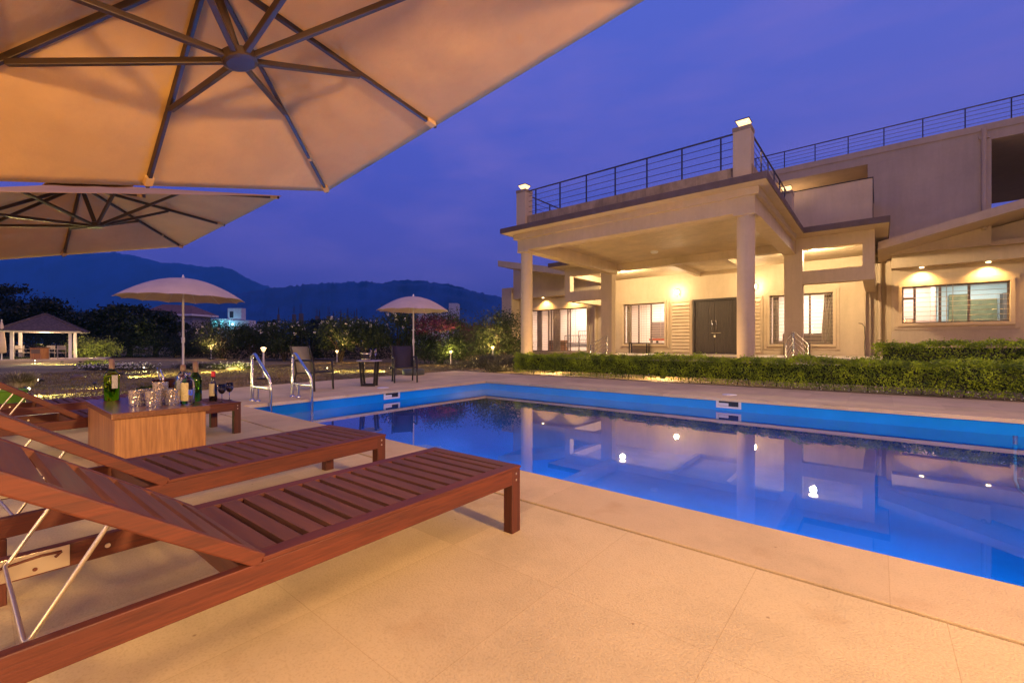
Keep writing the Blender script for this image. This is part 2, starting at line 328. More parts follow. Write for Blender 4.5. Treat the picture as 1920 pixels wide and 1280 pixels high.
# ================================================================== SETTING: ground, deck, pool, hills
def ring_sheet(name, m, z, hx0, hx1, hy0, hy1, L, kind='structure'):
    b = MB(); xs = [-L, hx0, hx1, L]; ys = [-L, hy0, hy1, L]
    for i in range(3):
        for j in range(3):
            if i == 1 and j == 1: continue
            b.add([(xs[i], ys[j], z), (xs[i + 1], ys[j], z), (xs[i + 1], ys[j + 1], z), (xs[i], ys[j + 1], z)], [(0, 1, 2, 3)])
    o = b.build(name, m); o['kind'] = kind; return o
ring_sheet('lawn', M['lawn'], -.03, -8.45, 7.4, 2.5, 9.1, 9000)
b = MB()
b.prism([(-10.0, -9), (12, -9), (12, 2.228), (-11.23, 2.228)], -.10, -.002)
b.prism([(-11.23, 2.228), (-8.56, 2.228), (-8.84, 9.382), (-12.07, 9.382)], -.10, -.002)
b.prism([(-12.07, 9.382), (12, 9.382), (12, 11.5), (-12.28, 11.5)], -.10, -.002)
b.prism([(7.65, 2.228), (12, 2.228), (12, 9.382), (7.65, 9.382)], -.10, -.002)
deck = struct(b.build('deck', M['deck'], bevel=.01)); deck['label'] = 'textured beige stone pool deck with square slabs'
b = MB()
b.prism([(-8.545, 2.242), (7.63, 2.242), (7.63, 2.76), (-8.545, 2.76)], -.06, 0)
b.prism([(-8.545, 2.764), (-7.98, 2.764), (-8.26, 8.846), (-8.825, 8.846)], -.06, 0)
b.prism([(-8.825, 8.85), (7.63, 8.85), (7.63, 9.368), (-8.825, 9.368)], -.06, 0)
b.prism([(7.1, 2.764), (7.63, 2.764), (7.63, 8.846), (7.1, 8.846)], -.06, 0)
struct(b.build('pool_coping', M['coping'], bevel=.007, seg=3))
b = MB()
b.prism([(-8.9, 2.2), (7.7, 2.2), (7.7, 2.5), (-8.9, 2.5)], -.14, -.035)
b.prism([(-8.9, 9.1), (7.7, 9.1), (7.7, 9.45), (-8.9, 9.45)], -.14, -.035)
b.prism([(-8.9, 2.5), (-8.47, 2.5), (-8.47, 9.1), (-8.9, 9.1)], -.14, -.035)
struct(b.build('deck_joint', M['trim']))
# pool basin (liner) with real depth
x0, x0b, x1, y0, y1, zb, zt = -8.04, -8.32, 7.15, 2.80, 8.90, -1.45, -.062
b = MB(); q = [(x0, y0), (x1, y0), (x1, y1), (x0b, y1)]
cov = [(0, zt), (0, -.45)] + [(1.0 * (1 - math.cos(R(a))), -.45 - 1.0 * math.sin(R(a))) for a in range(8, 91, 8)] + [(1.0, zb)]
cx_, cy_ = (x0 + x1) / 2, (y0 + y1) / 2; rings_ = []
for d_, z_ in cov: rings_.append([(x + math.copysign(d_, cx_ - x), y + math.copysign(d_, cy_ - y), z_) for x, y in q])
vs = [p for rg in rings_ for p in rg]; nr_ = len(rings_)
b.add(vs, [(i * 4 + k, (i + 1) * 4 + k, (i + 1) * 4 + (k + 1) % 4, i * 4 + (k + 1) % 4) for i in range(nr_ - 1) for k in range(4)], True)
b.add(rings_[-1], [(0, 1, 2, 3)])
struct(b.build('swimming_pool', M['liner']))
b = MB(); b.add([(x0 - .01, y0 - .01, -.235), (x1, y0 - .01, -.235), (x1, y1 + .01, -.235), (x0b - .01, y1 + .01, -.235)], [(0, 1, 2, 3)])
w = b.build('pool_water', water_mat()); w['kind'] = 'structure'
# strip light added under the near coping to brighten the pool, facing the far side
pl = light('pool_fill', 'AREA', (-.5, 2.86, -.44), 470, (.003, .74, 1.0), .3, rot=(R(50), 0, 0), spread=R(78)); pl.data.shape = 'RECTANGLE'; pl.data.size = 14.5; pl.data.size_y = .25
# uplights added out of sight behind the hedge to warm portico and hedge top
for x, y in ((-10.75, 12.5), (-9.0, 13.15), (-5.0, 13.15), (-.6, 17.6), (3.6, 19.0), (-15.5, 20.0)):
    t = empty('added_uplight', (x, y, -.03), 0, 'small added uplight hidden behind the hedge, ' + {-10.75: 'at its left end', -9.0: 'in front of the left round column', -5.0: 'before the middle of the portico', -.6: 'before the balcony corner', 3.6: 'before the right wing window', -15.5: 'before the left wing'}[x], 'uplight', 'added uplights hidden behind the hedge'); b = MB(); b.lathe([(.07, 0), (.08, .02), (.08, .12), (.06, .12), (.06, .05), (0, .05)], n=14); b.build('lamp_body', M['black'], t)
    light('added_uplight_glow', 'POINT', (x, y, .30), 38 if y > 14 else (90 if x > -10 else 14), (1, .60, .25), .10)
# ground soil strip along the hedge
b = MB(); b.box(-9.6, 12, 11.5, 11.53, -.1, .012); struct(b.build('deck_kerb', M['trim']))

# hills: two ridges, real relief 2-4 km off
def hill(name, prof, d, depth, seed):
    r = np.random.default_rng(seed); xs = [p[0] for p in prof]; ys = [p[1] for p in prof]
    n = 420; px = np.linspace(xs[0], xs[-1], n); top = np.interp(px, xs, ys)
    s, c = math.sin(R(YAW)), math.cos(R(YAW)); rows = 26; V = []
    rough = np.convolve(r.normal(size=n + 40), np.ones(7) / 7, 'same')[20:-20] * 8 + np.abs(r.normal(size=n)) * 4.5
    gul = [np.convolve(r.normal(size=n + 60), np.ones(k) / k, 'same')[30:-30] for k in (9, 15, 25)]
    for j in range(rows):
        t = j / (rows - 1); 
        for i in range(n):
            dd = d + depth * (t - .6) + 60 * gul[j % 3 if j % 3 else 1][i] * math.sin(t * 3.1)
            dx = (px[i] - 960) / FPX; H = (645 - top[i]) / FPX * d
            prof_z = (math.sin(min(t / .62, 1) * math.pi / 2) ** 1.25 if t < .62 else math.cos((t - .62) / .38 * math.pi / 2) ** .8)
            z = max(H * prof_z + (rough[i] + 16 * gul[2][i] * math.sin(t * 9 + i * .05)) * prof_z, -2)
            V.append((dd * (-s + dx * c), dd * (c + dx * s), z))
    F = [(j * n + i, j * n + i + 1, (j + 1) * n + i + 1, (j + 1) * n + i) for j in range(rows - 1) for i in range(n - 1)]
    b = MB(); b.add(V, F, True); o = b.build(name, M['hill']); o['kind'] = 'structure'; return o
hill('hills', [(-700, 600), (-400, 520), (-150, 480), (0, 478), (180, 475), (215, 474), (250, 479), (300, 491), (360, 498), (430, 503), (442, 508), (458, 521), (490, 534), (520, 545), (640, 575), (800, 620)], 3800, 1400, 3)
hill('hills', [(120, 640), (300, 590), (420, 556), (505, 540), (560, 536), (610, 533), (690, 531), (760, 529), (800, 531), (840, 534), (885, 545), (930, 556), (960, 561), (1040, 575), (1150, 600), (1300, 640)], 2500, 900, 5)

# ================================================================== VILLA
villa = empty('villa', (-7.4, 24, 0), 0, 'large cream painted villa with a columned portico, roof terraces and lit windows behind the pool', 'house')
def vp(b, name, m, **k): 
    o = b.build(name, m, **k); o.parent = villa; o.location = (7.4, -24, 0); return o
YW = 27.5
# ---- walls with real openings, drawn as blocks between the holes
def wall_with_holes(b, x0, x1, z0, z1, y0, y1, holes):
    xs = sorted({x0, x1, *[h[0] for h in holes], *[h[1] for h in holes]})
    for a, c in zip(xs[:-1], xs[1:]):
        hs = sorted([(h[2], h[3]) for h in holes if h[0] <= a + 1e-6 and h[1] >= c - 1e-6]); z = z0
        for h0, h1 in hs:
            if h0 > z: b.box(a, c, y0, y1, z, h0)
            z = h1
        if z < z1: b.box(a, c, y0, y1, z, z1)
b = MB()
wall_with_holes(b, -14.4, -.48, .42, 5.43, YW, YW + .3, [(-13.1, -10.32, 1.0, 3.62), (-8.65, -6.2, .42, 3.68), (-4.55, -1.76, 1.0, 3.62)])
vp(b, 'entrance_wall', M['wall'])
b = MB(); wall_with_holes(b, .47, 11, -.1, 5.0, 27.3, 27.6, [(.84, 4.2, 1.95, 3.63)]); vp(b, 'wing_wall', M['wall'])
b = MB(); wall_with_holes(b, -22.0, -14.7, -.1, 5.5, YW, YW + .3, [(-20.9, -15.85, .46, 3.6)]); vp(b, 'wing_wall', M['wall'])
b = MB(); b.box(-.48, .47, 28.1, 28.3, -.1, 5.4); b.box(-.48, -.30, YW + .302, 28.1, -.1, 5.4); b.box(.30, .47, 27.602, 28.1, -.1, 5.0); vp(b, 'recess_wall', M['wall'])
b = MB(); b.box(-14.7, -14.4, YW, 28.6, -.1, 5.4); vp(b, 'recess_wall', M['wall'])
b = MB(); b.box(-23.0, -22.002, 26.5, 29.5, -.1, 5.4); vp(b, 'side_pier', M['wall'], bevel=.01)
b = MB(); b.box(-21.6, -21.2, 26.9, 27.4, 5.4, 6.75); vp(b, 'roof_post', M['wall'])
# porch floor and steps
b = MB(); b.box(-14.3, 0.2, 21.7, 27.49, -.1, .42); b.box(-14.25, .15, 21.66, 21.70, .36, .44)
for k, (y, z) in enumerate(((21.33, .28), (20.98, .14))): b.box(-11.0, -2.9, y, 21.66 - .35 * k, -.1, z)
vp(b, 'porch_floor', M['floor'], bevel=.01)
# pillars, beams, frames of the pillar line (Y = 22)
for x in (-11.83, -3.11):
    b = MB(); b.box(x, x + .66, 22.0, 22.45, .42, 4.96); vp(b, 'square_pillar', M['wall'], bevel=.012)
b = MB()
b.box(-14.2, -.11, 22.003, 22.42, 4.962, 5.43)           # head beam
b.box(-14.2, -11.83, 22.0, 22.42, 3.50, 4.04); b.box(-14.2, -13.85, 22.0, 22.42, 4.04, 4.962)
b.box(-2.45, -.11, 22.0, 22.42, 3.50, 4.04); b.box(-.48, -.11, 22.0, 22.42, 4.04, 4.962)
b.box(-.48, -.11, 22.42, 27.5, 3.50, 4.04); b.box(-.478, -.112, 22.42, 27.5, 4.96, 5.43)
b.box(-14.2, -13.85, 22.42, 27.5, 3.50, 4.04); b.box(-14.198, -13.852, 22.42, 27.5, 4.96, 5.43)
vp(b, 'porch_frame', M['wall'])
# portico: round columns, beams, slab
for x in (-11.02, -2.97):
    b = MB(); b.lathe([(.235, -.1), (.235, 4.78)], (x, 14.25, 0), 40); vp(b, 'round_column', M['wall'])
    b = MB(); b.box(x - .27, x + .30, 13.96, 14.53, 4.70, 4.778); vp(b, 'column_cap', M['wall'], bevel=.01)
b = MB()
b.box(-11.30, -2.69, 14.0, 14.42, 4.78, 5.4295)
b.box(-11.30, -10.86, 14.42, 22.0, 4.78, 5.43); b.box(-3.13, -2.69, 14.42, 22.0, 4.78, 5.43)
b.box(-11.42, -2.57, 13.88, 13.998, 5.22, 5.429); b.box(-2.688, -2.57, 14.0, 21.09, 5.221, 5.428); b.box(-11.42, -11.302, 14.0, 21.09, 5.221, 5.428)
vp(b, 'portico_beam', M['wall'])
b = MB()
b.box(-10.86, -3.13, 14.42, 22.0, 5.30, 5.43); b.box(-13.85, -.48, 22.42, YW, 5.30, 5.43)
for x in (-8.3, -5.7): b.box(x - .12, x + .12, 22.42, YW - .0, 5.05, 5.30)
vp(b, 'portico_ceiling', M['ceil'])
b = MB()
b.box(-11.72, -2.29, 13.4, 21.1, 5.432, 5.62); b.box(-14.75, .33, 21.1, 28.0, 5.432, 5.66)
vp(b, 'portico_slab', M['wall'])
b = MB()   # dark painted slab edge, 3 mm proud
b.box(-11.723, -2.287, 13.397, 13.43, 5.43, 5.623); b.box(-2.32, -2.287, 13.43, 21.07, 5.43, 5.623); b.box(-11.723, -11.69, 13.43, 21.07, 5.43, 5.623)
b.box(-2.32, .333, 21.07, 21.10, 5.43, 5.663); b.box(.30, .333, 21.10, 24.5, 5.43, 5.663); b.box(-14.753, -11.69, 21.07, 21.10, 5.43, 5.663); b.box(-14.753, -14.72, 21.1, 26, 5.43, 5.663)
vp(b, 'slab_edge', M['trim'])
b = MB()   # curb round the roof terrace
b.box(-11.24, -2.75, 14.0, 14.2, 5.62, 6.12); b.box(-2.95, -2.75, 14.2, 21.0, 5.62, 6.12); b.box(-11.24, -11.04, 14.2, 24.0, 5.62, 6.12)
vp(b, 'terrace_curb', M['concrete'], bevel=.008)
def post_lamp(x, y, z):
    b = MB(); b.box(x - .23, x + .23, y - .23, y + .23, 5.62, z); 
    p = vp(b, 'terrace_pillar', M['wall'], bevel=.008)
    c = MB(); c.box(x - .245, x + .245, y - .245, y + .245, z - .12, z - .0); vp(c, 'pillar_cap', M['concrete'], bevel=.008)
    lb = MB(); q0, q1 = .07, .17
    lb.hull8([(x - q0, y - q0, z + .04), (x + q0, y - q0, z + .04), (x + q0, y + q0, z + .04), (x - q0, y + q0, z + .04),
              (x - q1, y - q1, z + .20), (x + q1, y - q1, z + .20), (x + q1, y + q1, z + .20), (x - q1, y + q1, z + .20)])
    l = vp(lb, 'pillar_lamp', M['lite'])
    tb = MB(); tb.box(x - .19, x + .19, y - .19, y + .19, z + .202, z + .225); tb.box(x - .05, x + .05, y - .05, y + .05, z, z + .039)
    t = tb.build('lamp_frame', M['railm'], l)
    light('pillar_light', 'POINT', (x, y - .02, z + .34), 9, WARM2, .08)
post_lamp(-3.0, 14.1, 7.2); post_lamp(-11.03, 14.1, 7.18); post_lamp(-2.86, 20.8, 7.1)
def railing(pts, z0, z1, posts, nbars=4, t=.018):
    """one railing: top rail + bars in one mesh, each post its own sub-part"""
    (xa, ya), (xb, yb) = pts; b = MB(); b.tube([(xa, ya, z1), (xb, yb, z1)], .028, 8)
    for k in range(nbars):
        z = z0 + (z1 - z0) * (k + .8) / (nbars + .8); b.tube([(xa, ya, z), (xb, yb, z)], t / 2, 6)
    r = vp(b, 'terrace_railing', M['railm'])
    for f in posts:
        x = xa + (xb - xa) * f; y = ya + (yb - ya) * f; c = MB(); c.box(x - .02, x + .02, y - .02, y + .02, z0 - .02, z1 - .02); c.build('railing_post', M['railm'], r)
L = -3.2 + 10.83
railing([(-10.8, 14.1), (-3.2, 14.1)], 6.12, 7.13, [(x + 10.8) / 7.6 for x in (-3.61, -4.75, -5.89, -7.03, -8.17, -9.31, -10.45)])
railing([(-2.85, 14.3), (-2.85, 20.6)], 6.12, 7.13, [k / 5.6 for k in (.3, 1.3, 2.3, 3.3, 4.3, 5.3)])
railing([(-11.14, 14.3), (-11.14, 22.0)], 6.12, 7.13, [k / 7 for k in (.4, 1.6, 2.8, 4, 5.2, 6.4)])
railing([(-10.9, 21.8), (-3.2, 21.8)], 5.66, 6.62, [k / 7 for k in (.5, 1.5, 2.5, 3.5, 4.5, 5.5, 6.5)], 3)
railing([(-5.4, 26.05), (14, 26.05)], 9.89, 10.73, [((-2.39 - 1.28 * 2) + 1.285 * k + 5.4) / 19.4 for k in range(15)], 4)
# stair balustrade on the roof terrace (seen over the curb)
b = MB()
for dx in (0, .0): pass
for z in (0, -.25, -.5): b.tube([(-9.0, 17.5, 7.05 + z), (-7.8, 17.5, 6.3 + z)], .02 if z == 0 else .01, 6); 
b.tube([(-9.0, 17.5, 5.7), (-9.0, 17.5, 7.05)], .02, 6); b.tube([(-10.4, 17.5, 7.05), (-9.0, 17.5, 7.05)], .02, 6); b.tube([(-10.4, 17.5, 5.7), (-10.4, 17.5, 7.05)], .02, 6)
vp(b, 'stair_railing', M['railm'])
# upper storey
b = MB()
b.box(-.38, 3.5, 26.0, 26.3, 5.0, 9.23); b.box(-5.4, 14, 26.0, 26.32, 9.232, 9.62); b.box(-5.4, 14, 25.96, 26.2, 9.62, 9.89)
b.box(-5.4, -5.1, 26.32, 29, 5.66, 9.23); b.box(-5.1, -.38, 29, 29.2, 5.66, 9.23); b.box(-.38, -.12, 26.3, 29.2, 5.66, 9.23)
vp(b, 'upper_wall', M['wall'])
b = MB(); b.box(-5.4, 14, 26.321, 38, 9.24, 9.42); vp(b, 'upper_ceiling', M['wall'])
b = MB(); b.box(3.3, 14, 26.3, 37.8, 5.0, 5.2); vp(b, 'upper_floor', M['wall'])
b = MB(); b.tube([(3.28, 25.9, 5.6), (3.28, 25.9, 9.7)], .075, 12); b.box(3.14, 3.44, 25.9, 25.998, 9.30, 9.44); vp(b, 'rain_pipe', M['wall'])
b = MB(); b.box(-3.05, -.17, 22.0, 22.18, 5.662, 7.40); b.box(-.35, -.17, 22.18, 26.0, 5.662, 7.40); vp(b, 'balcony_wall', M['wall'])
b = MB(); b.box(-3.06, -.15, 21.985, 22.2, 7.40, 7.44); b.box(-.37, -.15, 22.2, 26.0, 7.40, 7.44); b.box(-.172, -.15, 21.985, 22.0, 5.665, 7.40); vp(b, 'balcony_coping', M['black'])
light('recess_light', 'POINT', (-3.6, 27.6, 8.2), 20, WARM2, .1)
# wing roofs: mono-pitch slabs that rise outwards
def wing_roof(xa, za, xb, zb, th, yf=24.0, yb=27.35, zs=.0, bandz=(5.07, 5.32)):
    b = MB()
    b.hull8([(xa, yf, za), (xb, yf, zb), (xb, 33, zb), (xa, 33, za), (xa, yf, za + th), (xb, yf, zb + th), (xb, 33, zb + th), (xa, 33, za + th)])
    return vp(b, 'wing_roof', M['wall'])
wing_roof(-.02, 4.93, 10, 4.93 + .24 * 10, .33)
wing_roof(-21.2, 6.62, -15.3, 5.40, .42)
b = MB(); b.hull8([(.47, 26.6, 4.45), (11, 26.6, 4.45), (11, 27.298, 4.45), (.47, 27.298, 4.45), (.47, 26.6, 5.03), (11, 26.6, 7.5), (11, 27.298, 7.5), (.47, 27.298, 5.03)]); vp(b, 'eave_band', M['wall'])
b = MB(); b.hull8([(-21.98, 26.7, 4.5), (-14.5, 26.7, 4.5), (-14.5, 27.498, 4.5), (-21.98, 27.498, 4.5), (-21.98, 26.7, 6.85), (-14.5, 26.7, 5.3), (-14.5, 27.498, 5.3), (-21.98, 27.498, 6.85)]); vp(b, 'eave_band', M['wall'])
# down-pipes
for x, y in ((.04, 27.9), (-15.15, 27.36)):
    b = MB(); b.tube([(x, y, -.05), (x, y, 4.9)], .085, 14)
    for z in (1.2, 3.9): b.lathe([(.09, z), (.10, z), (.10, z + .08), (.09, z + .08)], (x, y, 0), 14)
    vp(b, 'down_pipe', M['wall'])
# ---- windows
def window(x0, x1, z0, z1, y, mull, surround=.13, bars=14, vbars=(.5,), body='alu', transom=None, rec=.12, sill=True):
    b = MB(); s = surround
    b.box(x0 - s, x1 + s, y - .13, y, z1, z1 + s); b.box(x0 - s, x0, y - .13, y, z0 - s, z1); b.box(x1, x1 + s, y - .13, y, z0 - s, z1); b.box(x0, x1, y - .13, y, z0 - s, z0)
    s2 = s + .14
    b.box(x0 - s2, x1 + s2, y - .06, y, z1 + s, z1 + s2); b.box(x0 - s2, x0 - s, y - .06, y, z0 - s2, z1 + s); b.box(x1 + s, x1 + s2, y - .06, y, z0 - s2, z1 + s); b.box(x0 - s2, x1 + s2, y - .04, y, z0 - s2 - .03, z0 - s)
    wnd = vp(b, 'window', M['louver'], bevel=.006)
    f = .06; b = MB(); ya, yb = y + rec, y + rec + .06
    b.box(x0, x1, ya, yb, z1 - f, z1); b.box(x0, x1, ya, yb, z0, z0 + f); b.box(x0, x0 + f, ya, yb, z0 + f, z1 - f); b.box(x1 - f, x1, ya, yb, z0 + f, z1 - f)
    for m_ in mull: xm = x0 + (x1 - x0) * m_; b.box(xm - .045, xm + .045, ya, yb, z0 + f, z1 - f)
    if transom: 
        for (xa, xb, zt_) in transom: b.box(x0 + (x1 - x0) * xa, x0 + (x1 - x0) * xb, ya + .002, yb - .002, zt_ - .05, zt_ + .05)
    b.build('window_frame', M[body], wnd)
    b = MB(); b.box(x0 + f, x1 - f, ya + .028, ya + .034, z0 + f, z1 - f); b.build('pane', M['glass'], wnd)
    b = MB(); n = bars
    for k in range(n): z = z0 + (z1 - z0) * (k + .5) / n; b.tube([(x0, y + .03, z), (x1, y + .03, z)], .013, 6, False)
    for v_ in vbars: xm = x0 + (x1 - x0) * v_; b.tube([(xm, y + .045, z0), (xm, y + .045, z1)], .012, 6, False)
    b.build('grille', M['grille'], wnd)
    return wnd
window(-13.1, -10.32, 1.0, 3.62, YW, (.36, .66), bars=17, vbars=(.08, .16, .44, .50, .56, .9))
window(-4.55, -1.76, 1.0, 3.62, YW, (.36, .645), bars=14, vbars=(.05, .52))
window(.84, 4.2, 1.95, 3.63, 27.3, (.13, .38, .65), bars=8, vbars=(.44, .50), transom=[(0, .13, 3.1)])
window(-20.9, -15.85, .46, 3.6, YW, (.32, .37, .66, .70), surround=.06, bars=24, vbars=(.2, .45, .8))
# ---- door
b = MB(); b.box(-8.65, -8.53, YW + .0, YW + .2, .42, 3.68); b.box(-6.32, -6.2, YW, YW + .2, .42, 3.68); b.box(-8.53, -6.32, YW, YW + .2, 3.57, 3.68)
door = vp(b, 'door', M['door'], bevel=.006)
for s, (xa, xb) in enumerate(((-8.53, -7.43), (-7.42, -6.32))):
    b = MB(); b.box(xa, xb, YW + .10, YW + .15, .44, 3.57)
    k = 7
    for i in range(k):
        a = xa + (xb - xa) * i / k; b.box(a + .008, a + (xb - xa) / k - .008, YW + .085, YW + .102, .47, 3.54)
    b.build('door_leaf', M['door'], door)
b = MB()
for x in (-7.55, -7.30): b.tube([(x, YW + .09, 1.85), (x, YW + .03, 1.88), (x, YW + .03, 2.35), (x, YW + .09, 2.38)], .018, 8)
b.build('handle', M['steel'], door)
b = MB(); b.tube([(-7.6, YW + .07, 1.66), (-7.05, YW + .07, 1.66)], .014, 8); b.box(-7.44, -7.34, YW + .035, YW + .08, 1.38, 1.52); b.tube([(-7.42, YW + .06, 1.5), (-7.42, YW + .05, 1.62), (-7.36, YW + .05, 1.62), (-7.36, YW + .06, 1.5)], .01, 6); b.build('latch', M['brass'], door)
# louvred side panels
for xa, xb in ((-9.95, -8.72), (-6.13, -4.92)):
    b = MB(); z0, z1 = .43, 3.66
    b.box(xa, xb, YW - .03, YW, z0, z1); 
    b.box(xa, xa + .09, YW - .06, YW - .03, z0, z1); b.box(xb - .09, xb, YW - .06, YW - .03, z0, z1); b.box(xa + .09, xb - .09, YW - .06, YW - .03, z1 - .1, z1); b.box(xa + .09, xb - .09, YW - .06, YW - .03, z0, z0 + .1)
    n = 15
    for k in range(n):
        z = z0 + .1 + (z1 - z0 - .2) * k / n; h = (z1 - z0 - .2) / n
        b.hull8([(xa + .09, YW - .105, z), (xb - .09, YW - .105, z), (xb - .09, YW - .03, z), (xa + .09, YW - .03, z), (xa + .09, YW - .035, z + h * .84), (xb - .09, YW - .035, z + h * .84), (xb - .09, YW - .03, z + h * .84), (xa + .09, YW - .03, z + h * .84)])
    vp(b, 'louvre_panel', M['louver'])
# ---- wall lamps, ceiling lamps, downlights
for x in (-9.5, -5.27):
    b = MB(); b.lathe([(0, -.13), (.09, -.10), (.125, -.02), (.12, .06), (.07, .13), (0, .15)], (x, YW - .17, 4.17), 18); l = vp(b, 'wall_lamp', M['litew'])
    b = MB(); b.box(x - .05, x + .05, YW - .06, YW, 4.02, 4.32); b.tube([(x, YW - .05, 4.05), (x, YW - .17, 4.05)], .02, 8); b.build('lamp_bracket', M['brass'], l)
    light('wall_light', 'POINT', (x, YW - .32, 4.17), 42, (1, .72, .42), .13)
for x in (-11.4, -2.24):
    b = MB(); b.lathe([(.17, 0), (.17, -.06), (.14, -.09), (0, -.10)], (x, 23.8, 5.3), 24); vp(b, 'ceiling_lamp', M['litew'])
    light('ceiling_light', 'POINT', (x, 23.8, 5.02), 340, (1, .74, .42), .12)
for x, y in ((-8.0, 20.0), (-4.1, 20.0)):
    b = MB(); b.lathe([(.17, 0), (.17, -.06), (.14, -.09), (0, -.10)], (x, y, 5.3), 24); vp(b, 'ceiling_lamp', M['white'])
for x, y, z in ((1.49, 26.95, 4.44), (3.54, 26.95, 4.44), (-19.4, 27.08, 4.49), (-16.85, 27.08, 4.49), (5.7, 26.95, 4.44)):
    b = MB(); b.lathe([(.075, 0), (.075, -.035), (.055, -.04), (0, -.04)], (x, y, z), 16); vp(b, 'downlight', M['spotl'])
    light('downlight_beam', 'SPOT', (x, y, z - .06), 150, (1, .60, .20), .03, rot=(R(14), 0, 0), spot_size=R(125), spot_blend=.9)
# stair handrails (stainless) beside the pillars
def handrail(pts0, name='stair_handrail'):
    b = MB(); (xa, ya, za), (xb, yb, zb) = pts0
    b.tube([(xa, ya, za), (xb, yb, zb)], .03, 8)
    for k in range(1, 5): b.tube([(xa, ya, za - .19 * k), (xb, yb, zb - .19 * k)], .014, 6)
    h = vp(b, name, M['railm2'])
    for (x, y, z) in pts0: c = MB(); c.tube([(x, y, z - .98), (x, y, z)], .024, 8); c.build('baluster', M['steel'], h)
handrail([(-11.22, 21.55, 1.45), (-11.22, 19.8, .95)]); handrail([(-2.75, 21.62, 1.50), (-2.75, 19.9, 1.0)]); handrail([(-2.70, 21.58, 1.50), (-2.08, 20.4, .98)])
# cable on the corner
b = MB(); b.tube([(-.75, YW - .02, 2.02), (-.62, YW - .06, 2.0), (-.52, YW - .03, 1.85), (-.50, YW - .03, 1.3), (-.52, YW - .03, .9), (-.50, YW - .03, .44)], .016, 6); vp(b, 'cable', M['black'])
# ---- lit rooms behind the windows
def room(x0, x1, y0, y1, z0, z1, m, power, col, lamp=True, floorm='floor'):
    b = MB(); b.add([(x0, y0, z0), (x1, y0, z0), (x1, y1, z0), (x0, y1, z0), (x0, y0, z1), (x1, y0, z1), (x1, y1, z1), (x0, y1, z1)],
                    [(0, 1, 2, 3), (7, 6, 5, 4), (1, 5, 6, 2), (3, 2, 6, 7), (0, 3, 7, 4)])
    o = vp(b, 'room', m)
    light('room_light', 'AREA', ((x0 + x1) / 2, (y0 + y1) / 2, z1 - .05), power, col, 1.6, rot=(0, 0, 0))
    return o
room(-14.3, -9.0, YW + .31, 31.5, .44, 4.2, M['room'], 120, (1, .76, .62)); room(-5.9, -.55, YW + .31, 31.5, .44, 4.2, M['room'], 120, (1, .76, .62))
room(-22.0, -14.75, YW + .31, 31.5, .44, 4.2, M['room'], 150, (1, .76, .62))
room(.45, 2.0, 27.61, 30.6, .44, 4.2, M['room'], 55, (1, .78, .66)); room(2.02, 5.2, 27.61, 31.5, .44, 4.2, M['roomc'], 38, (.92, 1, .97))

b = MB(); b.box(3.5, 4.4, 31.30, 31.44, .44, 3.2); b.box(2.75, 3.45, 31.35, 31.46, .44, 3.5); vp(b, 'inner_doorway', mat('olive_panel', (.22, .21, .10), .7))
b = MB(); b.box(4.5, 4.62, 30.6, 31.4, .44, 3.4); vp(b, 'inner_door_frame', M['alu'])

# ================================================================== THINGS in and near the villa
def curtain(x0, x1, y, z0, z1, label, tie=0.0):
    b = MB(); n = 28; V = []; 
    for j, t in enumerate((0, .35, .65, 1.0)):
        z = z1 + (z0 - z1) * t; g = 1 - tie * math.sin(t * math.pi * .5)
        for i in range(n + 1):
            u = i / n; V.append((x0 + (x1 - x0) * u * g, y + .05 * math.sin(u * math.pi * 9) + .02 * math.sin(u * 31), z))
    F = [(j * (n + 1) + i, j * (n + 1) + i + 1, (j + 1) * (n + 1) + i + 1, (j + 1) * (n + 1) + i) for j in range(3) for i in range(n)]
    b.add(V, F, True); o = b.build('curtain', M['curtain']); s = o.modifiers.new('thick', 'SOLIDIFY'); s.thickness = .01
    return tag(o, label, 'curtain', 'curtains inside the villa windows')
curtain(-13.1, -12.75, 28.0, .5, 3.6, 'brown curtain at the left side of the window left of the dark double door')
curtain(-10.2, -10.42, 28.0, .5, 3.6, 'brown curtain at the right side of the window left of the dark double door', .2)
curtain(-4.5, -4.2, 28.0, .5, 3.6, 'brown curtain at the left side of the window right of the dark double door')
curtain(-1.7, -2.15, 28.0, .5, 3.6, 'brown curtain at the right side of the window right of the dark double door', -.3)
curtain(-20.7, -20.2, 28.1, .5, 3.6, 'curtain at the left side of the wide glass front of the left wing')
curtain(-19.2, -18.5, 28.1, .5, 3.6, 'curtain gathered beside the second panel of the wide glass front of the left wing')
# black bench tables on the porch
def bench(x, y, w, label):
    t = empty('console_table', (x, y, .42), 0, label, 'side table', 'black tables on the porch')
    b = MB(); b.box(-w / 2, w / 2, -.22, .22, .62, .67); b.build('table_top', M['black'], t, bevel=.005)
    for i in (-1, 1):
        for j in (-1, 1): b = MB(); xx = i * (w / 2 - .04); b.box(xx - .03, xx + .03, j * .18 - .03, j * .18 + .03, 0, .62); b.build('leg', M['black'], t)
    b = MB(); b.box(-w / 2 + .07, w / 2 - .07, -.2, .2, .2, .22); b.box(-w / 2 + .07, w / 2 - .07, -.2, .2, .42, .435); b.build('shelf', M['alu'], t)
    return t
bench(-11.8, 27.0, 1.25, 'black slatted table on the porch under the window left of the double door'); bench(-3.25, 27.0, 1.15, 'black slatted table half hidden behind the right square pillar')
# shoes on the porch
t = empty('shoes', (-10.45, 27.0, .42), 0, 'pair of dark shoes on the porch floor left of the door', 'shoes')
for dx in (-.14, .14): b = MB(); b.lathe([(0, 0), (.09, .0), (.10, .04), (.06, .08), (0, .09)], (dx, 0, 0), 10); o = b.build('shoe', M['black'], t); o.scale = (1.6, 1, 1); 
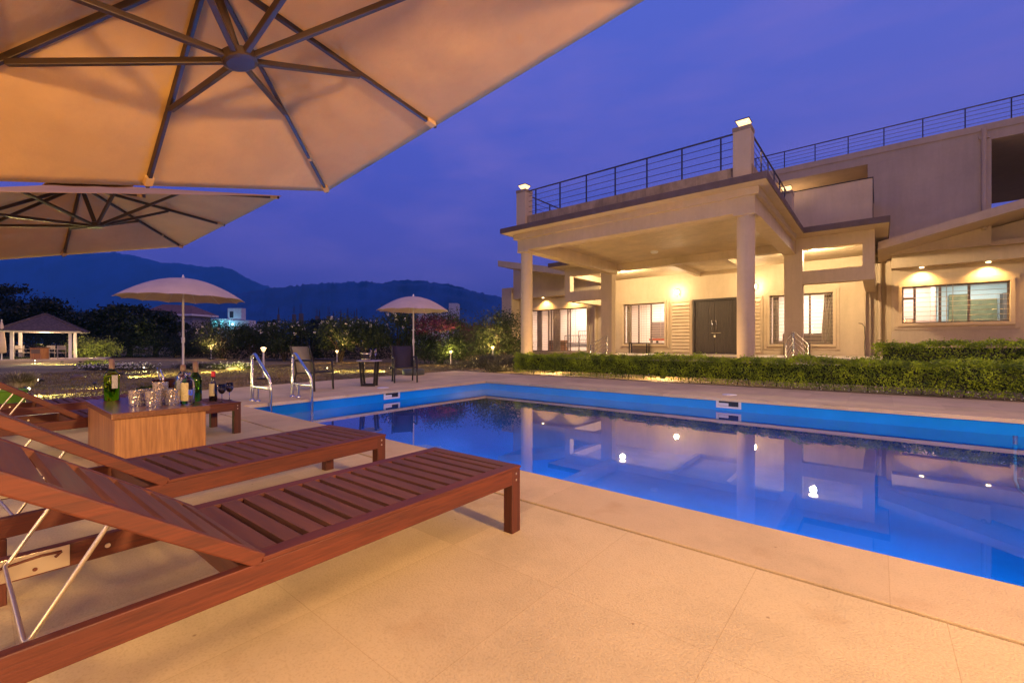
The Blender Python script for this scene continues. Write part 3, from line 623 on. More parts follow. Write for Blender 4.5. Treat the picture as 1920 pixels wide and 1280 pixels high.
# iron bed in left wing
t = empty('bed', (-17.0, 29.3, .44), 0, 'black iron bed seen through the glass front of the left wing', 'bed')
b = MB(); b.box(-1.2, 1.2, -.9, .9, .35, .62); b.build('mattress', M['white'], t, bevel=.05)
for y, h in ((-1.0, 1.2), (1.0, 1.6)):
    b = MB()
    for x in (-1.25, 0, 1.25): b.tube([(x, y, 0), (x, y, h)], .025, 8)
    b.tube([(-1.25, y, h), (1.25, y, h)], .022, 8); b.tube([(-1.25, y, h * .55), (1.25, y, h * .55)], .018, 8)
    for k in range(12): x = -1.15 + k * .21; b.tube([(x, y, h * .55), (x + .06, y, h * .78), (x, y, h)], .01, 6)
    b.build('bedstead', M['black'], t)
for x, lab in ((-19.6, 'small wooden cabinet left of the iron bed'), (-18.6, 'small wooden cabinet right beside the iron bed')):
    t = empty('cabinet', (x, 28.7, .44), 0, lab, 'cabinet', 'bedside cabinets'); b = MB(); b.box(-.25, .25, -.2, .2, 0, .85); b.build('cabinet_body', M['oak'], t, bevel=.01); b = MB(); b.box(-.2, .2, -.215, -.2, .45, .8); b.build('drawer', M['oakd'], t)
def picture(x, y, z, w, h, m, label):
    t = empty('picture', (x, y, z), 0, label, 'picture'); b = MB(); b.box(-w / 2, w / 2, -.03, 0, 0, h); b.build('picture_frame', M['alu'], t); b = MB(); b.box(-w / 2 + .04, w / 2 - .04, -.035, -.03, .04, h - .04); b.build('picture_print', m, t)
picture(-16.3, 31.4, 1.7, .8, 1.3, mat('blue_print', (.10, .20, .45), .6, col2=(.3, .4, .6), vscale=4), 'blue picture on the back wall above the iron bed')
picture(1.1, 30.5, 1.75, .55, .55, mat('orange_print', (.75, .28, .10), .6, col2=(.8, .6, .4), vscale=9), 'small orange picture seen in the leftmost pane of the right wing window')
# sofa behind the right entrance window, games table behind the left one
t = empty('sofa', (-3.0, 29.0, .44), 0, 'brown sofa seen through the window right of the double door', 'sofa')
b = MB(); b.box(-1.1, 1.1, -.45, .45, .1, .45); b.build('seat', M['slingc'] if 'slingc' in M else M['alu'], t, bevel=.06)
b = MB(); b.box(-1.1, 1.1, -.55, -.3, .1, 1.15); b.build('backrest', M['alu'], t, bevel=.06)
for s in (-1, 1): b = MB(); b.box(s * 1.2 - .12, s * 1.2 + .12, -.5, .45, .1, .75); b.build('armrest', M['alu'], t, bevel=.05)
t = empty('games_table', (-10.9, 29.4, .44), 0, 'games table with a red cloth rail behind the window left of the double door', 'table')
b = MB(); b.box(-1.0, 1.0, -.6, .6, .80, .92); b.build('table_top', mat('red_felt', (.55, .09, .04), .8), t, bevel=.02)
for i in (-.85, .85):
    for j in (-.5, .5): b = MB(); b.box(i - .06, i + .06, j - .06, j + .06, 0, .8); b.build('leg', M['black'], t)
t = empty('screen', (-12.0, 31.3, 1.5), 0, 'grey framed panel on the back wall of the room left of the door', 'screen'); b = MB(); b.box(-.7, .7, 0, .08, 0, 1.1); b.build('screen_panel', M['alu'], t)

# ================================================================== POOL FITTINGS
def skimmer(loc, rz, label):
    t = empty('skimmer', loc, rz, label, 'pool skimmer', 'pool skimmers'); w, h = .215, .085
    b = MB(); b.box(-w, w, -.018, 0, h - .035, h); b.box(-w, w, -.018, 0, -h, -h + .035); b.box(-w, -w + .045, -.018, 0, -h + .035, h - .035); b.box(w - .045, w, -.018, 0, -h + .035, h - .035); b.build('skimmer_frame', M['white'], t, bevel=.004)
    b = MB(); b.box(-w + .045, w - .045, -.003, .0, -h + .035, h - .035); b.build('skimmer_mouth', M['black'], t)
    b = MB(); b.box(-w + .05, 0, -.008, -.004, -h + .04, h * .1); b.build('skimmer_flap', M['white'], t)
skimmer((-2.145, 8.895, -.105), 0, 'white skimmer frame in the far wall of the pool below the hedge')
skimmer((-8.165, 5.75, -.105), R(90 + 2.6), 'white skimmer frame in the left wall of the pool near the side table')
for (x, y), lab in (((-8.72, 5.91), 'round white lid in the deck beside the left skimmer'), ((-2.26, 9.45), 'round white lid in the deck beside the far skimmer')):
    b = MB(); b.lathe([(.13, -.008), (.13, .006), (.115, .010), (0, .010)], (0, 0, 0), 28); o = b.build('skimmer_cover', M['white'], loc=(x, y, .005)); tag(o, lab, 'lid', 'skimmer lids')
def arc(cx, cz, r, a0, a1, n, y): return [(cx + r * math.cos(R(a0 + (a1 - a0) * k / n)), y, cz + r * math.sin(R(a0 + (a1 - a0) * k / n))) for k in range(n + 1)]
lad = empty('pool_ladder', (-8.08, 3.5, 0), R(2.6), 'stainless steel pool ladder with two tall handrails at the left end of the pool', 'pool ladder')
for y in (-.36, .36):
    b = MB()
    pts = [(-.52, y, 0), (-.52, y, .72)] + arc(-.43, .72, .10, 170, 40, 6, y) + [(.13, y, .42), (.17, y, .33), (.18, y, .2), (.18, y, -.9)]
    b.tube(pts, .024, 12); b.tube([(-.52, y, .25), (.18, y, .25)], .018, 8); b.tube([(-.30, y, 0), (-.30, y, .25)], .02, 8)
    h = b.build('handrail', M['steel'], lad)
    for x in (-.52, -.30): b = MB(); b.lathe([(.05, 0), (.05, .012), (.028, .03)], (x, y, 0), 16); b.build('flange', M['steel'], h)
for z in (-.35, -.62, -.88): b = MB(); b.box(.14, .22, -.36, .36, z, z + .03); b.build('step', M['steel'], lad)
lad2 = empty('pool_ladder', (1.36, 8.55, 0), 0, 'stainless ladder tube standing in the water at the far right', 'pool ladder')
b = MB(); b.tube([(0, 0, -.18), (0, 0, -.75), (.03, 0, -.86), (.10, 0, -.94), (.30, 0, -1.02)], .024, 10); b.tube([(0, 0, -.72), (.5, 0, -.72)], .015, 8); b.build('handrail', M['steel'], lad2)

# ================================================================== SUN LOUNGERS
def make_lounger():
    t = empty('sun_lounger', (0, 0, 0)); hw = .34
    for s in (-1, 1):
        b = MB(); xa, xb = sorted((s * hw, s * (hw - .035))); b.box(xa, xb, -1.0, 1.0, .262, .340); b.build('side_rail', M['teak'], t, bevel=.004)
    b = MB(); b.box(-hw + .036, hw - .036, .962, 1.0, .262, .340); b.box(-hw + .036, hw - .036, -1.0, -.965, .262, .340); b.box(-hw + .036, hw - .036, -.36, -.325, .262, .330); pass
    for ya, yb, zt_ in ((.962, 1.0, .340), (-1.0, -.965, .340), (-.36, -.325, .330)): b = MB(); b.box(-hw + .036, hw - .036, ya, yb, .262, zt_); b.build('cross_rail', M['teakx'], t, bevel=.003)
    # seat: border boards + slats
    b = MB(); y0, y1 = -.31, 1.004
    b.box(-hw - .003, -hw + .062, y0, y1, .341, .355); b.box(hw - .062, hw + .003, y0, y1, .341, .355); b.build('seat_border', M['teak'], t, bevel=.002)
    b = MB(); n = 15; p = (y1 - y0 - .05) / n
    b.box(-hw + .0625, hw - .0625, y1 - .065, y1, .300, .3545)
    b.box(-hw + .0625, hw - .0625, y0, y0 + .07, .300, .3545)
    a0, a1 = y0 + .07, y1 - .065; n = 14; p = (a1 - a0) / n
    for k in range(n): b.box(-hw + .0625, hw - .0625, a0 + p * k + .024, a0 + p * (k + 1) - (.0 if k < n - 1 else .017), .300, .3545)
    b.build('seat_slats', M['teakx'], t, bevel=.002)
    # backrest on its hinge
    br = empty('backrest', (0, 0, 0)); 
    a = R(35); b = MB(); L = .80
    def P(x, s, h): return (x, -.315 - s * math.cos(a) + h * math.sin(a) * -1 * 0 - h * math.sin(a) * -1, .345 + s * math.sin(a) + h * math.cos(a))
    def slab(b, xa, xb, s0, s1, h0, h1):
        b.hull8([P(xa, s0, h0), P(xb, s0, h0), P(xb, s1, h0), P(xa, s1, h0), P(xa, s0, h1), P(xb, s0, h1), P(xb, s1, h1), P(xa, s1, h1)])
    bpy.data.objects.remove(br)
    slab(b, -hw, -hw + .045, -.005, L, -.022, .022); slab(b, hw - .045, hw, -.005, L, -.022, .022); slab(b, -hw + .045, hw - .045, L - .05, L, -.020, .020)
    back = b.build('backrest', M['teak'], t, bevel=.005)
    b = MB(); slab(b, -hw + .0455, hw - .0455, .0, .045, .0, .020)
    for k in range(6): s0 = .075 + k * .122; slab(b, -hw + .0455, hw - .0455, s0, s0 + .088, .0, .020)
    b.build('backrest_slats', M['teakx'], back, bevel=.002)
    for i in (-1, 1):
        for y in (-.86, .965):
            b = MB(); xa, xb = sorted((i * (hw + .001), i * (hw - .058))); b.box(xa, xb, y - .035, y + .036, 0, .2615 if y < 0 else .3395); b.build('leg', M['teakz'], t, bevel=.004)
    for i in (-1, 1):
        for y in (-.86, .965):
            for z in (.285, .318): b = MB(); b.tube([(i * (hw + .0005), y, z), (i * (hw + .003), y, z)], .006, 10); b.build('screw', M['brass'], t)
    # zinc stay: two arms joined by a cross bar that rests in notched plates
    top = P(0, .40, -.022); zb = .335; yb = -.79
    b = MB(); x = hw - .05
    b.tube([(-x, top[1], top[2]), (-x, yb, zb), (-x + .004, yb - .008, zb - .008), (-x + .02, yb - .01, zb - .01), (x - .02, yb - .01, zb - .01), (x - .004, yb - .008, zb - .008), (x, yb, zb), (x, top[1], top[2])], .0055, 8); b.build('stay_bar', M['brass'], t)
    for s in (-1, 1):
        xi = s * (hw - .0365); b = MB(); xa, xb = sorted((xi, xi - s * .003))
        b.box(xa, xb, -.97, -.655, .268, .338); pl = b.build('notch_plate', M['brass'], t, bevel=.001)
        b = MB(); xg = xi - s * .0036
        for (ya, za), (yb_, zb_) in zip([(-.94, .300), (-.86, .310), (-.79, .318), (-.72, .325), (-.675, .322)], [(-.86, .310), (-.79, .318), (-.72, .325), (-.675, .322), (-.69, .308)]):
            b.tube([(xg, ya, za), (xg, yb_, zb_)], [.0045, .0045], 6)
        for y in (-.93, -.735): b.tube([(xi - s * .003, y, .286), (xi - s * .006, y, .286)], .006, 10)
        b.build('notch_slot', M['teak'], pl)
        b = MB(); b.tube([(xi, -.56, .300), (xi - s * .004, -.56, .300)], .008, 12); b.build('bolt', M['brass'], t)
    return t
LG = 'wooden sun loungers under the umbrellas'
proto = make_lounger(); spots = [((-1.805, .86), 1.5, 'nearest dark teak slatted sun lounger, closest to the camera'),
    ((-3.00, .86), 5.5, 'second teak sun lounger, between the nearest one and the wooden box table'),
    ((-5.83, .88), 4.0, 'teak sun lounger behind the wooden box table with the wine bottle on its foot end'),
    ((-7.25, .80), 2.0, 'farthest teak sun lounger at the far left beside the lawn')]
for i, ((x, y), a, lab) in enumerate(spots):
    o = proto if i == 0 else copy_tree(proto); o.location = (x, y, -.008); o.rotation_euler = (0, 0, R(a)); tag(o, lab, 'sun lounger', LG)

# ================================================================== BOX TABLE AND DRINKS
tb = empty('box_table', (-4.85, .91, -.008), 0, 'orange brown wooden box table with a polished dark top carrying bottles and glasses', 'table')
b = MB(); b.box(-.60, .60, -.28, .285, 0, .462); b.build('box_body', M['oak'], tb, bevel=.004)
b = MB(); b.box(-.62, .625, -.30, .31, .463, .508); b.build('table_top', M['oakd'], tb, bevel=.006)
TZ = .500
def bottle(name, x, y, z, r, h, glassm, label, lab_m=None, cap=None, neck=.32, cat='bottle', group=None, liquid=None, shoulder=.68, lz=(.15, .5), caph=.18, lab_w=.55, face=0):
    t = empty(name, (x, y, z), face, label, cat, group); nr = .016 if r > .035 else .013
    b = MB(); b.lathe([(0, .004), (r * .8, 0), (r, .006), (r, h * (shoulder - .12)), (r * .92, h * (shoulder - .05)), (r * .6, h * (shoulder + .02)), (nr, h * (shoulder + .09)), (nr, h * .97), (nr + .003, h * .975), (nr + .003, h), (0, h)], n=26); b.build('bottle_glass', glassm, t)
    if liquid: b = MB(); b.lathe([(0, .008), (r * .93, .008), (r * .93, h * .5), (0, h * .5)], n=22); b.build('liquid', liquid, t)
    if lab_m:
        for k, (s0, s1) in enumerate(((-lab_w, lab_w),)):
            b = MB(); V = []; n = 12
            for zz in (h * lz[0], h * lz[1]):
                for i in range(n + 1): a = -math.pi / 2 + math.pi * .25 + (s0 + (s1 - s0) * i / n) * 1.6; V.append(((r + .0012) * math.cos(a), (r + .0012) * math.sin(a), zz))
            b.add(V, [(i, i + 1, n + 2 + i, n + 1 + i) for i in range(n)], True); lb = b.build('bottle_label', lab_m, t)
    if cap: b = MB(); b.lathe([(nr + .0035, h * (1 - caph)), (nr + .0045, h * (1 - caph * .9)), (nr + .0045, h * 1.008), (0, h * 1.012)], n=18); b.build('bottle_cap', cap, t)
    return t
def glassmat(name, col, dens=1):
    m = thin_glass(name, col, .02, 1.5, 1.6); return m
gg = real_glass('green_bottle_glass', (.50, .82, .0), 1.25, .04); gdark = mat('dark_wine_glass', (.012, .008, .008), .08, spec=.7, coat=.5)
gg2 = real_glass('deep_green_bottle_glass', (.15, .50, .02), 1.3, .04)
cream = mat('cream_label_paper', (.66, .55, .28), .7, var=.05, fine=.35, fscale=120); white_l = mat('white_label_paper', (.62, .60, .55), .7, fine=.4, fscale=110)
redcap = mat('red_foil', (.55, .015, .02), .35, var=.05); brown_c = mat('brown_foil', (.20, .12, .075), .4)
bottle('wine_bottle', -5.25, .76, TZ, .055, .365, gg, 'tall bright green bottle standing alone at the left end of the wooden box table', white_l, brown_c, lz=(.30, .62), caph=.30, shoulder=.70, lab_w=.25, face=R(60))
bottle('spirit_bottle', -4.45, 1.12, TZ, .050, .265, M['drink'], 'squat clear glass bottle with pale labels at the right end of the box table', cream, M['drink'], shoulder=.78, lz=(.12, .68), caph=.14, lab_w=.4)
bottle('spirit_bottle', -4.62, 1.13, TZ, .048, .32, M['drink'], 'taller clear bottle with a brown stopper behind the squat clear one', white_l, brown_c, shoulder=.76, lz=(.2, .6), caph=.16, lab_w=.35)
bottle('wine_bottle', -4.60, 1.215, TZ, .047, .345, gg2, 'dark green bottle with brown foil behind the clear bottles', None, brown_c, shoulder=.66, caph=.26)
bottle('wine_bottle', -5.90, 1.73, .347, .041, .335, gdark, 'red wine bottle with a cream label and red capsule on the foot of the lounger', cream, redcap, shoulder=.62, lz=(.18, .60), caph=.17, lab_w=.5)
crystal = mat('cut_crystal', (.80, .74, .68), .05, spec=.9, col2=(.30, .24, .20), vscale=38, bump=1.0, bscale=55, bdist=.01)
def crystal_mat():
    m = bpy.data.materials.new('cut_crystal'); m.use_nodes = True; t = m.node_tree; t.nodes.clear()
    tcn = N(t, 'ShaderNodeTexCoord'); v = N(t, 'ShaderNodeTexVoronoi', Scale=48.0); t.links.new(tcn.outputs['Object'], v.inputs['Vector'])
    bp = N(t, 'ShaderNodeBump', Strength=.5, Distance=.004); t.links.new(v.outputs['Distance'], bp.inputs['Height'])
    g = N(t, 'ShaderNodeBsdfGlossy', Roughness=.08); g.inputs[0].default_value = (1, .93, .86, 1); t.links.new(bp.outputs[0], g.inputs['Normal'])
    tr = N(t, 'ShaderNodeBsdfTransparent'); tr.inputs[0].default_value = (.9, .88, .86, 1); ms = N(t, 'ShaderNodeMixShader'); ms.inputs[0].default_value = .42
    o = N(t, 'ShaderNodeOutputMaterial'); t.links.new(tr.outputs[0], ms.inputs[1]); t.links.new(g.outputs[0], ms.inputs[2])
    df = N(t, 'ShaderNodeBsdfDiffuse'); df.inputs[0].default_value = (.85, .80, .74, 1); m2 = N(t, 'ShaderNodeMixShader'); m2.inputs[0].default_value = .07; t.links.new(ms.outputs[0], m2.inputs[1]); t.links.new(df.outputs[0], m2.inputs[2]); t.links.new(m2.outputs[0], o.inputs[0]); return m
M['crystal'] = crystal_mat()
def tumbler(x, y, z, label, r=.052, h=.128):
    n = 16; b = MB(); prof = [(r * .9, 0), (r * .93, .012), (r * .97, h * .35), (r, h * .65), (r * 1.04, h), (r * .96, h), (r * .92, h * .65), (r * .84, .022), (0, .018)]
    vs = []; 
    for i, (rr, zz) in enumerate(prof):
        for k in range(n * 2):
            a = math.pi * k / n + (i % 2) * .1; q = rr * (1 - (.05 if (k % 2 and i < 4) else 0)); vs.append((q * math.cos(a), q * math.sin(a), zz))
    m_ = n * 2; fs = [(i * m_ + k, i * m_ + (k + 1) % m_, (i + 1) * m_ + (k + 1) % m_, (i + 1) * m_ + k) for i in range(len(prof) - 1) for k in range(m_)]
    fs.append(tuple(range(m_))[::-1]); b.add(vs, fs); o = b.build('tumbler', M['crystal'], loc=(x, y, z)); return tag(o, label, 'glass', 'cut crystal tumblers on the box table')
tumbler(-4.62, .82, TZ, 'cut crystal tumbler at the front of the left pair on the box table'); tumbler(-4.69, .90, TZ, 'cut crystal tumbler at the back of the left pair on the box table')
tumbler(-4.45, .895, TZ, 'cut crystal tumbler at the front left of the middle cluster'); tumbler(-4.46, 1.02, TZ, 'cut crystal tumbler at the right end of the middle cluster')
tumbler(-4.60, 1.00, TZ, 'cut crystal tumbler at the back of the middle cluster'); tumbler(-4.53, .955, TZ + .062, 'cut crystal tumbler stacked on top of the middle cluster, the highest one')
# snack bowl & ice bucket
t = empty('snack_bowl', (-5.02, .96, TZ), 0, 'dark bowl of green snacks behind the left tumblers', 'bowl'); b = MB(); b.lathe([(.04, 0), (.075, .05), (.085, .09), (.08, .09), (.07, .05), (0, .02)], n=24); b.build('bowl', M['black'], t)
P_, _ = clump_points(500, 10, (0, 0, .10), (.07, .07, .03), .3); leaves('snack', M['shrub'], P_, .022, t, .7)
t = empty('ice_bucket', (-5.10, 1.10, TZ), 0, 'dark steel ice bucket with tongs standing out of it on the box table', 'ice bucket')
b = MB(); b.lathe([(0, 0), (.07, 0), (.078, .08), (.088, .17), (.092, .175), (.086, .17), (.075, .01), (0, .01)], n=28); b.build('bucket', mat('dark_copper', (.13, .06, .045), .2, .9, var=.1), t)
b = MB(); b.tube([(-.02, 0, .10), (-.07, -.02, .20), (-.10, -.03, .26), (-.085, -.03, .275)], .006, 8); b.tube([(-.02, 0, .10), (-.06, .01, .19), (-.11, 0, .245), (-.12, 0, .26)], .006, 8); b.build('tongs', M['steel'], t)
def wine_glass(x, y, z, label, h=.205, r=.040, wine=True, group='red wine glasses', flute=False):
    t = empty('wine_glass' if not flute else 'champagne_flute', (x, y, z), 0, label, 'glass', group)
    b = MB()
    if flute: prof = [(.028, 0), (.026, .003), (.004, .012), (.0035, h * .42), (r * .55, h * .5), (r * .9, h * .7), (r * .8, h), (r * .76, h), (r * .84, h * .7), (0, h * .48)]
    else: prof = [(.034, 0), (.032, .003), (.004, .010), (.0035, h * .46), (r * .55, h * .50), (r * .97, h * .64), (r, h * .74), (r * .82, h), (r * .79, h), (r * .95, h * .74), (r * .9, h * .64), (0, h * .49)]
    b.lathe(prof, n=22); b.build('glass_bowl', M['drink'], t)
    if wine: b = MB(); b.lathe([(0, h * .495), (r * .5, h * .51), (r * .92, h * .645), (r * .94, h * .74), (0, h * .74)], n=20); b.build('wine', gdark, t)
    return t
wine_glass(-5.68, 1.75, .347, 'glass of red wine next to the wine bottle, left one of the two'); wine_glass(-5.82, 1.87, .347, 'glass of red wine at the end of the lounger, right one of the two')

# ================================================================== CANTILEVER UMBRELLAS
def umbrella(c, psi, tx, ty, a, hubd, S=3.0, label='', mast=True, ext=1.0):
    C0 = Vector(c); cs, sn = math.cos(psi), math.sin(psi)
    u = Vector((cs, sn, tx)).normalized(); v = Vector((-sn, cs, ty)); v = (v - u * u.dot(v)).normalized(); n = u.cross(v)
    t = empty('cantilever_umbrella', (0, 0, 0), 0, label, 'umbrella', 'square cantilever umbrellas over the loungers')
    off = Vector((c[0] - .25, c[1] - 3.0, 0)); t.location = off
    def W(p): return tuple(p - off)
    h = S / 2; ap = C0 + n * a
    def surf(s, q):
        m_ = max(abs(s), abs(q)); z = a * (1 - m_)
        ang = math.atan2(q, s); sag = .030 * m_ * (1 - m_) * 1.7 * (abs(math.sin(ang * 4)) ** 1.0) * 1.0
        sag += .008 * math.sin(ang * 11 + 2) * m_ * (1 - m_) * math.sin(m_ * 9) + .008 * math.sin(ang * 23) * m_ * (1 - m_)
        return C0 + u * (s * h * (ext if s > 0 else 1)) + v * (q * h) + n * (z - sag)
    G = 48; V = []; 
    for i in range(G + 1):
        for j in range(G + 1): V.append(W(surf(-1 + 2 * i / G, -1 + 2 * j / G)))
    F = []
    for i in range(G):
        for j in range(G):
            q = [i * (G + 1) + j, (i + 1) * (G + 1) + j, (i + 1) * (G + 1) + j + 1, i * (G + 1) + j + 1]
            s_, q_ = (i + .5) / G - .5, (j + .5) / G - .5
            F += [(q[0], q[1], q[2]), (q[0], q[2], q[3])] if s_ * q_ > 0 else [(q[0], q[1], q[3]), (q[1], q[2], q[3])]
    b = MB(); b.add(V, F, True); can = b.build('canopy', M['canvas'], t); s_ = can.modifiers.new('thick', 'SOLIDIFY'); s_.thickness = .004; s_.offset = 1
    b = MB(); vv = [W(ap + n * .09)] + [W(C0 + u * (sx_ * h * .26) + v * (sy_ * h * .26) + n * (a * .74 + .045)) for sx_, sy_ in ((-1, -1), (0, -1.1), (1, -1), (1.1, 0), (1, 1), (0, 1.1), (-1, 1), (-1.1, 0))]
    b.add(vv, [(0, 1 + k, 1 + (k + 1) % 8) for k in range(8)], False); o = b.build('vent_cap', M['canvas'], can); s_ = o.modifiers.new('thick', 'SOLIDIFY'); s_.thickness = .004
    hub = ap - n * hubd
    b = MB(); nn = 24; r = .082; V = []
    for hh, rr in ((-.018, r * .8), (-.012, r), (.03, r), (.045, r * .6)):
        for k in range(nn): an = 2 * math.pi * k / nn; V.append(W(hub + (u * math.cos(an) + v * math.sin(an)) * rr + n * hh))
    b.add(V, [(i * nn + k, i * nn + (k + 1) % nn, (i + 1) * nn + (k + 1) % nn, (i + 1) * nn + k) for i in range(3) for k in range(nn)] + [tuple(range(nn))[::-1]]); b.build('hub', M['ribm'], t)
    b = MB(); b.lathe([(.0, 0)] * 2, n=3) if False else None
    b.tube([W(hub), W(ap)], .022, 12); b.build('centre_post', M['ribm'], t)
    dirs = [(1, 0), (1, 1), (0, 1), (-1, 1), (-1, 0), (-1, -1), (0, -1), (1, -1)]
    for k, (s, q) in enumerate(dirs):
        e = 1.0 if s * q == 0 else 1.0
        tip = C0 + u * (s * h * .985 * (ext if s > 0 else 1)) + v * (q * h * .985) + n * (a * .015 - .022); st = ap - n * .03 + (u * s + v * q) * .03
        b = MB(); b.bar(W(st), W(tip), .022, .032, tuple(n)); rb = b.build('rib', M['ribm'], t, bevel=.003)
        f = .54 if s * q == 0 else .46; join = st + (tip - st) * f - n * .02; root = hub + (u * s + v * q).normalized() * .06 + n * .01
        b = MB(); b.bar(W(root), W(join), .026, .030, tuple(n)); b.build('strut', M['ribm'], rb, bevel=.003)
        b = MB(); pd = (tip - st).normalized(); b.bar(W(tip - pd * .10), W(tip - pd * .02), .050, .036, tuple(n)); b.build('rib_pocket', M['canvas'], rb, bevel=.004)
        if k in (3, 5): b = MB(); b.bar(W(st + (tip - st) * .73), W(st + (tip - st) * .745), .028, .038, tuple(n)); b.build('strap', M['canvas'], rb)
    # mast and arm behind the loungers
    mb = Vector((c[0] - .25, c[1] - 3.0, 0))
    b = MB(); b.tube([W(mb), W(mb + Vector((0, 0, 2.75)))], .045, 14); b.build('mast', M['ribm'], t)
    b = MB(); b.bar(W(mb + Vector((0, 0, 1.6))), W(mb + Vector((0, .9, 2.35))), .05, .06); b.bar(W(mb + Vector((0, -.05, 2.7))), W(ap + n * .13), .06, .08); b.build('arm', M['ribm'], t)
    b = MB(); b.box(-.45, .45, -.45, .45, 0, .07); b.build('base', M['concrete'], t, bevel=.01)
    return t
umbrella((-2.502, .883, 2.348), .089, .158, .272, .563, .459, label='large cream square cantilever umbrella overhead, nearest the camera', ext=1.22)
umbrella((-7.276, .924, 2.386), .113, .100, .274, .536, .496, label='second cream square cantilever umbrella, farther left beyond the first')

# ================================================================== ROUND PARASOLS
def parasol(x, y, R_, ztop, zrim, lab, n=14, base=True):
    t = empty('parasol', (x, y, -.02), 0, lab, 'parasol', 'round white parasols on the lawn')
    V = [(0, 0, ztop)]; rings = 8; seg = 4 * n
    for i in range(1, rings + 1):
        f = i / rings; 
        for k in range(seg):
            a = 2 * math.pi * k / seg; u_ = (k % 4) / 4; scal = 1 - .045 * f * math.sin(math.pi * u_) 
            z = zrim + (ztop - zrim) * math.cos(f * math.pi / 2 * .96) ** .95 + .02 * f * math.sin(math.pi * u_)
            V.append((R_ * f * scal * math.cos(a), R_ * f * scal * math.sin(a), z))
    F = [(0, 1 + k, 1 + (k + 1) % seg) for k in range(seg)] + [(1 + (i - 1) * seg + k, 1 + i * seg + k, 1 + i * seg + (k + 1) % seg, 1 + (i - 1) * seg + (k + 1) % seg) for i in range(1, rings) for k in range(seg)]
    b = MB(); b.add(V, F, False); c = b.build('canopy', M['pcanvas'], t); s_ = c.modifiers.new('thick', 'SOLIDIFY'); s_.thickness = .006
    for k in range(n):
        a = 2 * math.pi * k / n; pts = []
        for i in range(9): f = i / 8; pts.append((R_ * f * math.cos(a), R_ * f * math.sin(a), zrim + (ztop - zrim) * math.cos(f * math.pi / 2 * .96) ** .95 - .012))
        b = MB(); b.tube(pts, .006, 5); b.build('rib', M['white'], t)
    b = MB(); b.tube([(0, 0, 0.05), (0, 0, ztop - .03)], .024, 12); b.build('pole', M['white'], t)
    b = MB(); b.lathe([(.034, 1.05), (.034, 1.17), (.024, 1.19)], n=14); b.tube([(.03, 0, 1.1), (.09, 0, 1.1)], .008, 6); b.build('tilt_joint', M['white'], t)
    b = MB(); b.lathe([(.03, ztop - .02), (.03, ztop + .02), (.012, ztop + .08), (0, ztop + .09)], n=12); b.build('finial', M['white'], t)
    b = MB(); b.lathe([(0, 0), (.34, 0), (.36, .03), (.36, .17), (.33, .2), (.05, .2), (.05, .5), (0, .5)], n=30); b.build('base', mat('grey_green_base', (.07, .085, .075), .6), t)
    return t
parasol(-12.71, 3.11, 1.26, 2.58, 2.05, 'larger white round parasol behind the wooden box table')
parasol(-11.78, 9.14, 1.17, 2.58, 2.07, 'smaller white round parasol standing on a grey base by the far pool corner', 12)

# ================================================================== CHAIRS & SIDE TABLE
def armchair(x, y, rz, label, slm):
    t = empty('armchair', (x, y, -.008), rz, label, 'chair', 'black framed sling armchairs beside the pool')   # faces +x
    for s in (-1, 1):
        yy = s * .29; b = MB()
        b.tube([(.30, yy, 0), (.27, yy, .60), (.24, yy, .645), (.18, yy, .655), (-.22, yy, .66)], .023, 8); b.build('front_leg', M['black'], t)
        b = MB(); b.tube([(-.30, yy * .93, 0), (-.20, yy * .93, .40), (-.24, yy * .93, .62), (-.36, yy * .93, .97)], .022, 8); b.build('rear_leg', M['black'], t)
    b = MB(); b.tube([(.26, -.29, .40), (.26, .29, .40)], .014, 8); b.tube([(-.2, -.27, .38), (-.2, .27, .38)], .014, 8)
    for s in (-1, 1): b.tube([(.26, s * .26, .40), (-.2, s * .26, .38)], .014, 8)
    b.build('seat_frame', M['black'], t)
    b = MB(); V = []; F = []; pr = [(.26, .405), (.0, .375), (-.18, .38), (-.22, .43), (-.26, .60), (-.365, .955)]
    for px_, pz in pr: V += [(px_, -.25, pz), (px_, .25, pz)]
    F = [(2 * i, 2 * i + 1, 2 * i + 3, 2 * i + 2) for i in range(len(pr) - 1)]
    b.add(V, F, True); o = b.build('sling', slm, t); s_ = o.modifiers.new('t', 'SOLIDIFY'); s_.thickness = .008
    return t
armchair(-9.58, 4.70, R(22), 'armchair with an olive sling behind the pool ladder, left of the round table', M['sling'])
armchair(-9.75, 7.26, R(-28), 'armchair with a dark sling between the round table and the smaller parasol', M['slingd'])
t = empty('side_table', (-9.45, 6.02, -.008), R(-50), 'small round side table with a thin pale top on a black U shaped frame', 'table')
b = MB(); b.lathe([(0, .595), (.29, .595), (.30, .60), (.30, .612), (.29, .617), (0, .617)], n=36); b.build('table_top', mat('pale_stone_top', (.48, .42, .38), .3), t)
for s in (-1, 1):
    b = MB(); xx = s * .10; b.bar((xx, -.145, .02), (xx, -.19, .594), .05, .045); b.bar((xx, .145, .02), (xx, .19, .594), .05, .045); b.build('leg', M['black'], t)
    b = MB(); b.box(xx - .0255, xx + .0255, -.17, .17, 0, .055); b.build('foot_bar', M['black'], t)
t = empty('ice_bucket', (-9.50, 5.96, .61), 0, 'polished steel ice bucket with ring handles on the round side table', 'ice bucket')
b = MB(); b.lathe([(0, 0), (.085, 0), (.095, .03), (.105, .17), (.112, .18), (.10, .17), (.09, .02), (0, .01)], n=26); b.build('bucket', mat('smoked_steel', (.10, .08, .06), .25, .8), t)
b = MB(); b.lathe([(.107, .145), (.118, .155), (.113, .175)], n=26); b.lathe([(.092, .01), (.104, .02), (.1, .04)], n=26); b.tube([(.11, .02, .15), (.15, .02, .14), (.14, .02, .09)], .008, 6); b.build('bucket_band', M['brass'], t)
